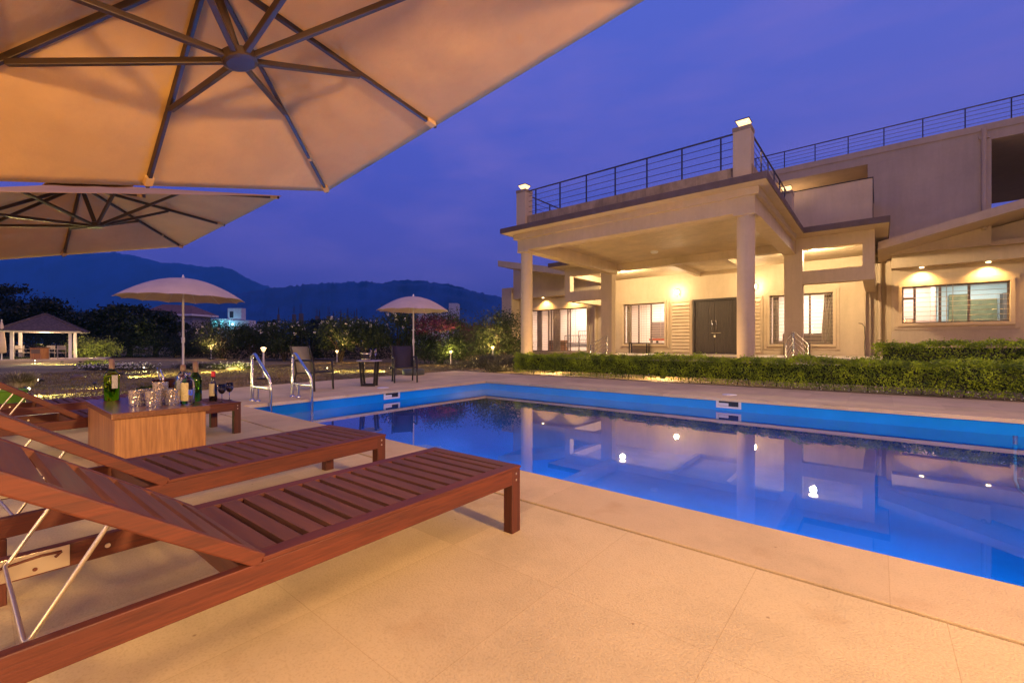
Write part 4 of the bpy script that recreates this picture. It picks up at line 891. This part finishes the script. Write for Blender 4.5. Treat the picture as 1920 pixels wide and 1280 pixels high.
wine_glass(-9.36, 6.0, .609, 'champagne flute beside the ice bucket on the round side table, left one', .29, .040, False, 'champagne flutes', True); wine_glass(-9.34, 6.12, .609, 'champagne flute at the right edge of the round side table', .29, .040, False, 'champagne flutes', True)
# lime green tub behind the far lounger
t = empty('planter', (-10.25, .22, -.02), R(20), 'bright lime green tub behind the farthest lounger at the left edge', 'planter'); b = MB(); b.lathe([(0, 0), (.24, 0), (.30, .30), (.32, .32), (.28, .32), (.2, .05), (0, .05)], n=8, flat=True); b.build('tub', mat('lime_plastic', (.22, .50, .03), .4, trans=.3), t)

# ================================================================== KEY LAMPS added around the terrace (lamp posts out of the frame)
for (x, y, z), pw, kc, ks in KEYS:
    t = empty('unseen_lamp', (x, y, 0), 0, ['unseen key lamp right of the pool deck', 'added fill lamp behind the camera', 'added fill lamp behind the heads of the loungers'][KEYS.index(((x, y, z), pw, kc, ks))], 'lamp post', 'added lamps outside the frame')
    b = MB(); b.tube([(0, 0, 0), (0, 0, z - .16)], .03, 10); b.build('pole', M['black'], t)
    b = MB(); b.lathe([(.10, -.16), (.12, -.155), (.12, -.15), (0, -.15)], (0, 0, z), 20); gl = b.build('globe', M['litew'], t)
    light('unseen_lamp_light', 'POINT', (x, y, z + .0), pw, kc, ks)
t = empty('canopy_fill', (-.6, -2.6, 0), 0, 'small added uplight behind the camera aimed at the umbrella cloth', 'uplight'); b = MB(); b.lathe([(.09, 0), (.10, .02), (.10, .14), (.08, .14), (.08, .05), (0, .05)], n=14); b.build('lamp_body', M['black'], t)
light('canopy_fill_beam', 'SPOT', (-.6, -2.6, .22), 310, (1, .56, .19), .9, rot=tuple(aim((-2.3, 3.2, 2.2))), spot_size=R(95), spot_blend=1.0)  # added spot that warms the underside of the canopy
# ================================================================== HEDGES
def hedge(name, x0, x1, y0, y1, z0, z1, n, label, lsize=.045):
    t = empty(name, ((x0 + x1) / 2, (y0 + y1) / 2, 0), 0, label, 'hedge', 'clipped hedges in front of the villa')
    off = np.array([(x0 + x1) / 2, (y0 + y1) / 2, 0]); W = x1 - x0; D = y1 - y0; H = z1 - z0
    def wob(x, k): return .035 * np.sin(x * 2.1 + k) + .025 * np.sin(x * 5.3 + 2 * k) + .02 * np.sin(x * 11 + k)
    n1 = int(n * .48); n2 = int(n * .38); n3 = n - n1 - n2
    x = x0 + W * rng.random(n1); z = z0 + H * rng.random(n1) ** .8; f = np.stack([x, y0 + wob(x, 1) + .05 * np.sin(z * 17 + x * 3) + np.abs(rng.normal(size=n1)) * .09, z], 1)
    x = x0 + W * rng.random(n2); y = y0 + D * rng.random(n2); q = np.stack([x, y, z1 + wob(x, 4) + .03 * np.sin(y * 9 + x * 7) - np.abs(rng.normal(size=n2)) * .05 + (rng.random(n2) ** 14) * .10], 1)
    x = x0 + W * rng.random(n3); s = rng.random(n3); ends = rng.random(n3) < .18
    g = np.stack([np.where(ends, np.where(rng.random(n3) < .5, x0, x1) + rng.normal(size=n3) * .04, x), y0 + D * rng.random(n3), z0 + H * rng.random(n3)], 1)
    P = np.concatenate([f, q, g]) - off
    nr = np.zeros_like(P); nr[:n1, 1] = -1; nr[n1:n1 + n2, 2] = 1
    leaves('foliage', M['hedge'], P, lsize, t, .55, up=.35)
    b = MB()
    for k in range(int(W / .28)):
        xx = -W / 2 + .14 + k * .28; yy = random.uniform(-D * .3, D * .3)
        b.tube([(xx, yy, 0), (xx + random.uniform(-.06, .06), yy, H * .45), (xx + random.uniform(-.12, .12), yy + random.uniform(-.1, .1), H * .85)], [.012, .009, .005], 5, False)
    b.build('stems', M['bark'], t)
    b = MB(); b.box(-W / 2 + .14, W / 2 - .14, -D / 2 + .20, D / 2 - .1, z0 + .1, z1 - .12); b.build('inner_twigs', M['tree'], t)
hedge('hedge', -9.55, 9.5, 11.62, 12.5, .04, .66, 78000, 'long low clipped hedge along the far edge of the pool deck', .042)
hedge('hedge', -.05, 9.5, 14.6, 15.5, .05, 1.03, 26000, 'shorter taller bright green hedge in front of the right wing', .055)
b = MB()
P = np.stack([-9.4 + 15 * rng.random(420) ** 1.0, 11.56 + .2 * rng.random(420), .02 + .16 * rng.random(420) ** 2], 1); o = leaves('hedge_flowers', M['petal'], P, .022, None, .9); tag(o, 'small pale flowers and dry leaves under the long hedge', 'flowers', kind='stuff')

# ================================================================== GARDEN PLANTS
def shrub(name, x, y, r, h, n, m, label, size=.09, group=None, trunk=True, clumps=26, z0=0, petals=0, pm='petal', cat='shrub', base=.25, flat=1.0):
    t = empty(name, (x, y, -.03), 0, label, cat, group)
    cz = h * (.5 + base / 2); P_, cc = clump_points(n, clumps, (0, 0, cz), (r, r, h * (1 - base) / 2), .22, flat, .03)
    leaves('crown', m if not isinstance(m, str) else M[m], P_, size, t, .5, up=.2)
    b = MB()
    for k in range(7 if trunk else 4):
        a = 2 * math.pi * k / 6 + x; c = cc[k]; b.tube([(.05 * math.cos(a), .05 * math.sin(a), 0), (c[0] * .4, c[1] * .4, max(.1, c[2] * .55)), tuple(c)], [.035 * h / 2, .022 * h / 2, .01], 6, False)
    b.build('trunk', M['bark'], t)
    if petals:
        d = rng.normal(size=(petals, 3)); d[:, 2] = np.abs(d[:, 2]) * .8; d /= np.linalg.norm(d, axis=1)[:, None]; Q = d * np.array([r, r, h * (1 - base) / 2]) * 1.05 + np.array([0, 0, cz])
        Q = np.repeat(Q, 7, 0) + rng.normal(size=(petals * 7, 3)) * .045; leaves('blossom', M[pm], Q, .085, t, .8, up=.3)
    return t
def at(px, d):
    dx = (px - 960) / FPX; s, c = math.sin(R(YAW)), math.cos(R(YAW)); return (d * (-s + dx * c), d * (c + dx * s))
G1 = 'frangipani bushes with white flowers along the garden edge'
for px, d, r, h, pt, lab in ((415, 31, 1.45, 2.48, 16, 'frangipani bush with white flowers below the blue lit house'), (478, 28, 1.15, 2.34, 18, 'frangipani bush behind the first pool handrail and the low bollard lamp'),
                             (533, 27, 1.3, 2.38, 20, 'frangipani bush behind the olive armchair'), (640, 26, 1.35, 2.56, 22, 'frangipani bush right of the unfinished building, above a garden lamp'),
                             (692, 25, 1.15, 2.43, 18, 'frangipani bush behind the round side table'), (745, 24.5, 1.35, 2.75, 24, 'tallest frangipani bush, just left of the smaller parasol pole')):
    x, y = at(px, d); shrub('frangipani_bush', x, y, r, h, 5200, 'shrub', lab, .12, G1, petals=pt, base=.3, cat='bush')
for px, d, r, h, lab in ((585, 28, 1.3, 1.9, 'low dark bush between two frangipani bushes'), (352, 33, 1.3, 1.35, 'dark bush left of the small bush lamp under the far house')):
    x, y = at(px, d); shrub('bush', x, y, r, h, 4200, 'tree', lab, .12, 'dark bushes', cat='bush', base=.1)
x, y = at(828, 23); shrub('bougainvillea', x, y, 1.45, 2.55, 9000, 'shrub', 'large bougainvillea with purple pink flowers right of the smaller parasol', .10, None, petals=0, base=.05)
t = bpy.data.objects['bougainvillea']; P_, _ = clump_points(2200, 16, (-.1, 0, 1.9), (1.2, 1.2, .55), .22); leaves('blossom', M['pink'], P_, .09, t, .7)
x, y = at(932, 22.5); shrub('bush', x, y, 1.25, 2.6, 8000, 'shrub', 'tall dark green bush beside the left end of the villa', .10, None, base=.05, cat='bush')
x, y = at(943, 16.6); shrub('groundcover_mound', x, y, 1.0, .62, 9000, 'lav', 'low grey green rounded mound of groundcover left of the hedge', .07, None, trunk=False, base=0, cat='shrub', flat=.8)
x, y = at(905, 19.5); shrub('groundcover_mound', x, y, 1.1, .45, 5000, 'lav', 'smaller low mound of groundcover behind the first mound', .07, None, trunk=False, base=0, cat='shrub', flat=.8)
x, y = at(176, 31.5); shrub('lit_shrub', x, y, 1.35, 1.45, 5000, 'limeg', 'yellow green shrub lit by a spotlight right of the gazebo', .10, None, base=0, cat='shrub')
# dark trees
TG = 'dark trees behind the garden'
def tree(px, d, r, h, n, lab, size=.28, cl=34, zb=.25):
    x, y = at(px, d); t = empty('tree', (x, y, -.03), 0, lab, 'tree', TG)
    P_, cc = clump_points(n, cl, (0, 0, h * .62), (r, r, h * .40), .17, .6, .4); leaves('crown', M['tree'], P_, size, t, .5, up=.1)
    b = MB(); b.tube([(0, 0, 0), (.1, 0, h * .25), (0, .1, h * .45)], [.22, .17, .1], 8)
    for k in range(9): c = cc[k]; b.tube([(.05, 0, h * .3), (c[0] * .5, c[1] * .5, h * .42), tuple(c)], [.11, .06, .02], 5, False)
    b.build('trunk', M['bark'], t)
tree(-60, 44, 4.5, 6.0, 9000, 'big dark tree at the far left edge'); tree(25, 42, 4.2, 6.1, 12000, 'broad spreading dark tree behind the left half of the gazebo')
tree(88, 41, 2.9, 4.9, 9000, 'dark tree behind the right half of the gazebo roof'); tree(143, 40, 2.3, 3.9, 7000, 'small feathery dark tree just right of the gazebo roof')
tree(196, 38, 2.1, 3.7, 7000, 'dark tree between the gazebo and the larger parasol'); tree(243, 37, 2.3, 4.2, 8000, 'dense dark tree below the left edge of the larger parasol')
tree(292, 36, 2.0, 3.6, 7000, 'dark tree in front of the brown roofed house'); 
tree(333, 42, 1.8, 3.1, 3000, 'thin bare looking tree before the brown roofed house', .16)
tree(605, 70, 2.2, 5.0, 3000, 'far dark tree beside the unfinished building', .35); tree(512, 60, 1.4, 4.0, 2500, 'small far dark tree right of the blue lit house', .3)
# low dark hedge band at the garden boundary
def band(px0, px1, d, h, n, lab, m='tree'):
    xa, ya = at(px0, d); xb, yb = at(px1, d); s = rng.random(n); P_ = np.stack([xa + (xb - xa) * s + rng.normal(size=n) * .25, ya + (yb - ya) * s + rng.normal(size=n) * .35, h * rng.random(n) ** .8 * (1 + .2 * np.sin(s * 50) + .15 * np.sin(s * 131))], 1)
    o = leaves('undergrowth', M[m], P_, .11, None, .5); return tag(o, lab, 'undergrowth', kind='stuff')
band(-120, 400, 34, 1.7, 26000, 'dark undergrowth along the garden boundary on the left'); band(400, 900, 29.5, 1.35, 22000, 'dark undergrowth behind the frangipani bushes')
# dry stone edging / boundary wall behind the bushes
xa, ya = at(330, 36); xb, yb = at(905, 30); 
b = MB(); b.bar((0, 0, .35), (xb - xa, yb - ya, .35), .3, .8); o = b.build('boundary_wall', M['concrete'], loc=(xa, ya, -.03)); tag(o, 'low stone boundary wall behind the flowering bushes', 'wall')
# reed screen right of bougainvillea
xa, ya = at(862, 27); xb, yb = at(960, 28)
b = MB(); d = Vector((xb - xa, yb - ya, 0)); n = 60
for k in range(n):
    p = d * (k / n); h = 2.25 + .12 * math.sin(k * 1.7) + random.uniform(-.08, .08); b.tube([(p.x, p.y, 0), (p.x + random.uniform(-.03, .03), p.y, h)], .038, 5)
b.bar((0, 0, 1.9), (d.x, d.y, 1.9), .05, .05); b.bar((0, 0, .8), (d.x, d.y, .8), .05, .05)
o = b.build('reed_fence', M['reed'], loc=(xa, ya, -.03)); tag(o, 'dark reed screen fence between the bougainvillea and the villa', 'fence')
# low retaining wall near the villa
xa, ya = at(872, 24); xb, yb = at(965, 26); b = MB(); b.bar((0, 0, .2), (xb - xa, yb - ya, .2), .25, .42); o = b.build('retaining_wall', M['concrete'], loc=(xa, ya, -.03)); tag(o, 'low pale retaining wall left of the villa', 'wall')
# ornamental grass & flower beds
def grass_tuft(px, d, r, h, n, lab, m='straw'):
    x, y = at(px, d); t = empty('ornamental_grass', (x, y, -.03), 0, lab, 'grass tuft')
    V = []; F = []
    for k in range(n):
        a = random.uniform(0, 2 * math.pi); q = random.random() ** .6 * r * .45; x0_, y0_ = q * math.cos(a), q * math.sin(a); lean = random.uniform(.1, .75); hh = h * random.uniform(.55, 1)
        dx_, dy_ = math.cos(a), math.sin(a); w = .010; b0 = len(V)
        for s in (0, .5, 1): zz = hh * s * (1 - .25 * lean * s); V += [(x0_ + dx_ * lean * hh * s * s - dy_ * w * (1 - s * .8), y0_ + dy_ * lean * hh * s * s + dx_ * w * (1 - s * .8), zz), (x0_ + dx_ * lean * hh * s * s + dy_ * w * (1 - s * .8), y0_ + dy_ * lean * hh * s * s - dx_ * w * (1 - s * .8), zz)]
        F += [(b0, b0 + 1, b0 + 3, b0 + 2), (b0 + 2, b0 + 3, b0 + 5, b0 + 4)]
    b = MB(); b.add(V, F); b.build('blades', M[m], t)
grass_tuft(38, 10.6, .55, .42, 900, 'pale tuft of ornamental grass in the lawn at the left, lit by a spotlight')
def bed(px, d, w, dd, n, lab, m='lav', h=.22, pet=0):
    x, y = at(px, d); s, c = math.sin(R(YAW)), math.cos(R(YAW)); P_, _ = clump_points(n, 30, (0, 0, h * .4), (w, dd, h * .6), .2, 1, 0); 
    Q = P_.copy(); Q[:, 0] = P_[:, 0] * c - P_[:, 1] * s; Q[:, 1] = P_[:, 0] * s + P_[:, 1] * c
    t = empty('flower_bed', (x, y, -.02), 0, lab, 'flower bed'); o = leaves('bed_plants', M[m], Q, .06, t, .5)
    if pet:
        k = rng.integers(0, len(Q), pet); leaves('blossom', M['petal'], Q[k] + np.array([0, 0, .05]), .05, t, .9, up=.1)
bed(222, 17.6, 1.35, .5, 5000, 'low white flower bed left of the middle lawn spotlight', pet=700); bed(390, 18.6, 1.3, .45, 5000, 'dark low flower bed behind the larger parasol pole, with few flowers', pet=150)
bed(436, 18.2, .75, .35, 3000, 'small bed of pale flowers and stones right of the darker bed', 'limeg', pet=250); bed(20, 27, 1.5, .5, 2500, 'leafy bed at the foot of the left gazebo posts', 'shrub')
bed(185, 20, .8, .3, 2500, 'small yellow lit plants left of the white flower bed', 'limeg', h=.3)
for k, (px, d, lab) in enumerate(((432, 17.6, 'pale stone at the front of the small flower bed'), (441, 17.9, 'round pale stone beside the small flower bed'), (146, 13.2, 'dark clod with a small fitting in the open lawn'))):
    x, y = at(px, d); b = MB(); b.lathe([(.16, 0), (.18, .05), (.10, .11), (0, .13)], n=9); o = b.build('stone', M['concrete' if k < 2 else 'trim'], loc=(x, y, -.03)); tag(o, lab, 'stone', 'stones in the lawn')
# lawn blades near the deck
n = 42000; X_ = -23 + 12.2 * rng.random(n); Y_ = -1.5 + 16 * rng.random(n); P_ = np.stack([X_, Y_, np.full(n, -.018)], 1); P_ = P_[X_ < -11.15 - (Y_ - 1.5) * .11]
o = leaves('grass', M['lawn'], P_, .05, None, .35, up=2.2); tag(o, 'short dry grass of the lawn', 'grass', kind='stuff')

# ================================================================== GARDEN LIGHTS
SG = 'small garden spotlights in the lawn'
def spot(px, d, lab, pw, tgt, z=.14, blend=.6, ang=110, bulb=True, col=(1, .84, .24), face=None):
    x, y = at(px, d); t = empty('garden_spotlight', (x, y, -.03), 0, lab, 'spotlight', SG)
    tx, ty = at(*tgt[:2]); dv = Vector((tx - x, ty - y, tgt[2] - z)).normalized(); p = Vector((0, 0, z))
    b = MB(); b.tube([(0, 0, 0), (0, 0, z - .03)], .009, 6); b.build('spike', M['black'], t)
    b = MB(); b.tube([tuple(p - dv * .08), tuple(p - dv * .02), tuple(p + dv * .03)], [.022, .035, .04], 12); hd = b.build('lamp_head', M['black'], t)
    b = MB(); b.tube([tuple(p + dv * .0305), tuple(p + dv * .034)], .026, 12); b.build('lens', M['spotl'], hd)
    light('garden_beam', 'SPOT', tuple(Vector((x, y, z - .03)) + dv * .06), pw * 4.0, col, .02, rot=tuple(aim(dv)), spot_size=R(ang), spot_blend=blend)
spot(75, 11.0, 'lawn spotlight beside the ornamental grass tuft, facing the camera', 45, (38, 10.7, .2)); spot(52, 8.9, 'spotlight glowing behind the backrest of the farthest lounger', 26, (140, 8.6, -.03))
spot(178, 10.0, 'dark unlit looking spotlight on the lawn left of the green bottle', 2, (150, 12, .2)); spot(228, 13.4, 'spotlight on the lawn right of the green bottle, shining along the grass', 40, (330, 14.6, -.03))
spot(270, 17.0, 'spotlight facing the camera at the end of the white flower bed', 16, (250, 15, .1)); spot(65, 24.0, 'bright spotlight in front of the gazebo platform', 18, (110, 23, 0)); spot(150, 22.5, 'spotlight at the right front of the gazebo platform', 26, (75, 22.0, -.02))
spot(116, 22.5, 'spotlight in the middle before the gazebo platform', 14, (70, 22.3, -.02)); spot(732, 16.6, 'spotlight behind the round table chair, beam running left along the grass', 42, (640, 16.4, -.03)); spot(612, 16.6, 'spotlight behind the olive armchair, beam running right', 22, (690, 16.4, -.03))
spot(368, 15.9, 'spotlight right of the larger parasol pole shining along the grass', 22, (450, 16.8, -.03)); spot(462, 17.4, 'small spotlight near the pool handrail on the lawn', 10, (400, 17.5, -.03))
spot(176, 29.0, 'spotlight shining up into the yellow green shrub', 45, (180, 31.5, 1.0)); spot(178, 19.0, 'spotlight among the yellow plants left of the white bed', 12, (190, 20.5, .2))
BG = 'bollard lamps along the garden edge'
def bollard(px, d, h, lab, pw=20, col=(1, .55, .18)):
    x, y = at(px, d); t = empty('bollard_lamp', (x, y, -.03), 0, lab, 'bollard lamp', BG)
    b = MB(); b.tube([(0, 0, 0), (0, 0, h - .05)], .025, 10); b.build('post', M['white'], t)
    b = MB(); b.lathe([(.03, h - .05), (.065, h + .03), (.07, h + .05), (0, h + .055)], n=14); b.build('lamp_shade', M['lite'], t)
    b = MB(); b.lathe([(.09, h + .056), (.085, h + .07), (0, h + .078)], n=14); b.build('cap', M['white'], t)
    b = MB(); b.box(-.13, .13, -.13, .13, 0, .05); b.build('base_plate', M['black'], t)
    light('bollard_light', 'POINT', (x, y, h + .16), pw, col, .06)
bollard(494, 13.0, .86, 'slim white bollard lamp seen between the two pool handrails', 16); bollard(632, 24.2, .60, 'bollard lamp glowing between the olive armchair and the round table', 42)
bollard(396, 29.5, .72, 'bollard lamp glowing orange in front of the low wall right of the larger parasol', 60); bollard(845, 21.5, .62, 'bollard lamp lighting the foot of the bougainvillea yellow', 42, (1, .72, .2)); bollard(924, 21.0, .82, 'bollard lamp between the reed fence and the tall dark bush', 90)

# ================================================================== GAZEBO
gx, gy = at(85, 27.5); gz = empty('gazebo', (gx, gy, 0), R(YAW + 38), 'open garden gazebo with a dark hipped roof and white posts', 'gazebo')
b = MB(); b.box(-2.6, 2.9, -1.6, 2.0, -.1, .10); b.build('platform', M['floor'], gz, bevel=.02)
for sx_ in (-1.22, 1.22):
    for sy_ in (-.95, .95): b = MB(); b.box(sx_ - .075, sx_ + .075, sy_ - .075, sy_ + .075, .10, 1.72); b.build('post', M['white'], gz, bevel=.01)
b = MB(); b.box(-1.75, 1.75, -1.45, 1.45, 1.72, 1.79); b.build('eave', M['white'], gz)
b = MB(); V = [(-1.85, -1.55, 1.79), (1.85, -1.55, 1.79), (1.85, 1.55, 1.79), (-1.85, 1.55, 1.79), (-.06, 0, 2.86), (.06, 0, 2.86)]
b.add(V, [(0, 1, 5, 4), (1, 2, 5), (2, 3, 4, 5), (3, 0, 4), (3, 2, 1, 0)]); b.build('roof', M['roof'], gz)
b = MB()
for p_, q_ in ((0, 4), (1, 5), (2, 5), (3, 4), (4, 5)): b.tube([V[p_], V[q_]], .06, 6)
b.build('ridge_tiles', M['roof'], gz)
light('gazebo_light', 'POINT', (gx, gy, 1.45), 60, (1, .62, .34), .15)
light('gazebo_front_light', 'POINT', at(85, 24.6) + (1.0,), 40, (1, .62, .36), .2)
M['gch'] = mat('grey_chair_metal', (.30, .27, .24), .5, .2)
def gchair(px, d, rz, lab):
    x, y = at(px, d); t = empty('garden_chair', (x, y, .10), rz, lab, 'chair', 'metal chairs in the gazebo')
    for i in (-.25, .25):
        for j in (-.25, .25): b = MB(); b.tube([(i, j, 0), (i, j, .62 if i > 0 else .82)], .02, 6); b.build('leg', M['gch'], t)
    b = MB(); b.box(-.27, .27, -.27, .27, .36, .39); b.build('seat', M['gch'], t)
    b = MB(); b.box(-.27, -.24, -.25, .25, .55, .82); b.build('backrest', M['gch'], t)
    for j in (-.25, .25): b = MB(); b.tube([(-.25, j, .6), (.27, j, .6)], .018, 6); b.build('armrest', M['gch'], t)
gchair(44, 27.4, R(YAW), 'dark metal chair at the left inside the gazebo'); gchair(108, 27.2, R(YAW + 180), 'dark metal chair at the right inside the gazebo'); gchair(88, 28.6, R(YAW - 90), 'dark metal chair behind the wooden cabinet in the gazebo')
x, y = at(75, 26.8); t = empty('wooden_cabinet', (x, y, .10), R(YAW), 'small lit wooden cabinet standing in the gazebo', 'cabinet')
b = MB(); b.box(-.33, .33, -.25, .25, 0, .66); b.build('cabinet_body', M['oak'], t, bevel=.01); b = MB(); b.box(-.26, .26, -.262, -.25, .34, .58); b.build('cabinet_panel', M['alu'], t); b = MB(); b.box(-.35, .35, -.28, .28, .66, .70); b.build('cabinet_top', M['oakd'], t)
x, y = at(73, 26.8); shrub('potted_plant', x, y, .16, .22, 250, 'shrub', 'small plant on top of the cabinet in the gazebo', .06, None, trunk=False, cat='plant').location.z = .80
x, y = at(3, 25.5); t = empty('closed_parasol', (x, y, -.03), 0, 'closed cream parasol at the far left beside the gazebo', 'parasol'); b = MB(); b.lathe([(.03, .5), (.2, .55), (.17, 1.2), (.08, 2.1), (.02, 2.4), (0, 2.42)], n=10); b.build('canopy', M['pcanvas'], t); b = MB(); b.tube([(0, 0, 0), (0, 0, 2.45)], .03, 8); b.build('pole', M['white'], t)

# ================================================================== FAR BUILDINGS
def bld(name, px, d, rz, label, cat='house'): x, y = at(px, d); return empty(name, (x, y, -.03), R(YAW) + rz, label, cat)
fw = mat('far_house_plaster', (.42, .38, .36), .8, var=.1, dirt=.2); fwb = mat('pale_house_plaster', (.50, .54, .56), .8, var=.08); dk = mat('dark_opening', (.03, .03, .035), .5)
t = bld('brown_roofed_house', 331, 80, R(-12), 'two storey house with a brown hipped roof behind the larger parasol')
b = MB(); b.box(-5.6, 5.2, -1.5, 2, 0, 5.9); b.build('wall', fw, t)
b = MB(); b.box(-6.5, 6.0, -2.4, 3, 5.95, 6.25); b.build('eave', M['white'], t)
b = MB(); b.add([(-6.5, -2.4, 6.25), (6.0, -2.4, 6.25), (6.0, 3, 6.25), (-6.5, 3, 6.25), (-3.4, .3, 8.3), (3.0, .3, 8.0)], [(0, 1, 5, 4), (1, 2, 5), (2, 3, 4, 5), (3, 0, 4)]); b.build('roof', mat('brown_roof_tiles', (.16, .085, .075), .85, var=.2, vscale=3, bump=.4, bscale=4), t)
b = MB(); b.box(-.6, 5.3, -3, -1.5, 3.0, 3.25); b.box(-.6, 5.3, -3, -2.9, 3.25, 3.9); b.build('balcony', fw, t)
for x in (0, 2.0, 4.0, 5.1): b = MB(); b.tube([(x, -2.8, 0), (x, -2.8, 3.0)], .18, 8); b.build('column', fw, t)
for x, z in ((-1.6, 3.6), (1.2, 3.4), (-4, 3.6), (1.5, .6), (3.6, .6)): b = MB(); b.box(x - .6, x + .6, -1.54, -1.503, z, z + 1.6); b.build('window', dk, t)
b = MB(); b.box(-9.0, -6.6, 0, 2, 0, 7.0); b.build('side_wing', fw, t)
t = bld('blue_lit_house', 432, 110, R(-8), 'white flat roofed house with cyan lit windows right of the larger parasol')
b = MB(); b.box(-5.4, 0.6, 0, 2, 0, 7.1); b.box(.6, 5.4, -.5, 2, 0, 6.9); b.box(-1.2, 2.6, .5, 2, 7.1, 10.0); b.build('wall', fwb, t); b = MB(); b.box(-5.9, -.6, -1.6, 0, 7.0, 7.3); b.build('canopy_slab', fwb, t)
for x, w_ in ((-4.3, 1.5), (-2.3, 1.2), (-.2, .3)): b = MB(); b.box(x - w_ / 2, x + w_ / 2, -.05, -.003, 5.0, 6.8); b.build('lit_window', emis('cyan_room_glow', (.12, .75, .85), 1.1), t)
b = MB(); b.lathe([(0, -.2), (.2, 0), (0, .2)], (1.2, -.7, 5.9), 10); b.build('wall_lamp', emis('cyan_lamp', (.35, .9, 1), 14), t); b = MB(); b.box(-.6, .4, .46, .498, 7.6, 9.2); b.build('window', dk, t)
light('blue_house_light', 'POINT', tuple(Vector(t.location) + Vector((1.6, -2.0, 5.9))), 110, (.25, .75, 1), .3)
t = bld('small_white_house', 487, 112, 0, 'small white flat roofed building right of the cyan lit house'); b = MB(); b.box(-1.9, 2.6, 0, 5, 0, 6.2); b.build('wall', fwb, t); b = MB(); b.box(-1.0, .8, .5, 2.5, 6.2, 6.8); b.build('water_tank', M['black'], t)
t = bld('white_building', 822, 110, 0, 'white flat roofed building with a tall stair tower behind the smaller parasol'); b = MB(); b.box(-5.6, 3.0, 0, 8, 0, 8.8); b.box(2.6, 4.8, 0, 4, 0, 11.2); b.build('wall', fwb, t)
for x in (-4, -1.5, 1.2): b = MB(); b.box(x - .6, x + .6, -.05, -.003, 5.5, 7.2); b.build('window', dk, t)
b = MB(); b.box(-6.4, -4.6, -.5, 2, 8.8, 9.1); b.build('canopy_slab', M['trim'], t)
t = bld('unfinished_building', 590, 138, 0, 'unfinished concrete building of bare columns with steel bars sticking up'); cm_ = mat('raw_concrete', (.10, .09, .09), .9, var=.15)
b = MB(); b.box(-11.5, 12, 0, 9, 5.2, 5.9); b.build('floor_slab', cm_, t)
for k, (px, w_, h) in enumerate(((521, .5, 10.3), (541, .9, 10.5), (563, 1.0, 10.6), (585, .8, 10.0), (598, .4, 9.2), (608, 1.2, 10.0), (624, .5, 9.0), (631, .5, 9.4), (651, .6, 9.2), (657, .3, 9.4), (668, .5, 9.6))):
    x = (px - 590) / FPX * 138; yy = (k % 2) * 3; b = MB(); b.box(x - w_ / 2, x + w_ / 2, yy + .1, yy + .1 + w_, 0, h); c = b.build('column', cm_, t)
    b = MB()
    for q in (-.3, 0, .3): b.tube([(x + q * w_, yy + .4, h), (x + q * w_ * .8, yy + .4, h + 1.7 + abs(q) * 2 + (k % 3) * .4)], .05, 4, False)
    b.build('steel_bars', M['railm'], c)
b = MB(); b.box(7.5, 12, 3, 8, 5.9, 8.2); b.build('stair_core', cm_, t)

# ================================================================== HAZE
HAZE = 0.00022
if HAZE:
    m = bpy.data.materials.new('haze'); m.use_nodes = True; t = m.node_tree; t.nodes.clear(); v = N(t, 'ShaderNodeVolumePrincipled', Density=HAZE, Anisotropy=.2); v.inputs['Color'].default_value = (.10, .52, 1, 1)
    o_ = N(t, 'ShaderNodeOutputMaterial'); t.links.new(v.outputs[0], o_.inputs['Volume'])
    b = MB(); b.box(-5600, 5500, -5500, 5600, -3, 720); h = b.build('haze', m); h['kind'] = 'stuff'; h['label'] = 'thin blue evening haze over the valley'
    h.display_type = 'BOUNDS'
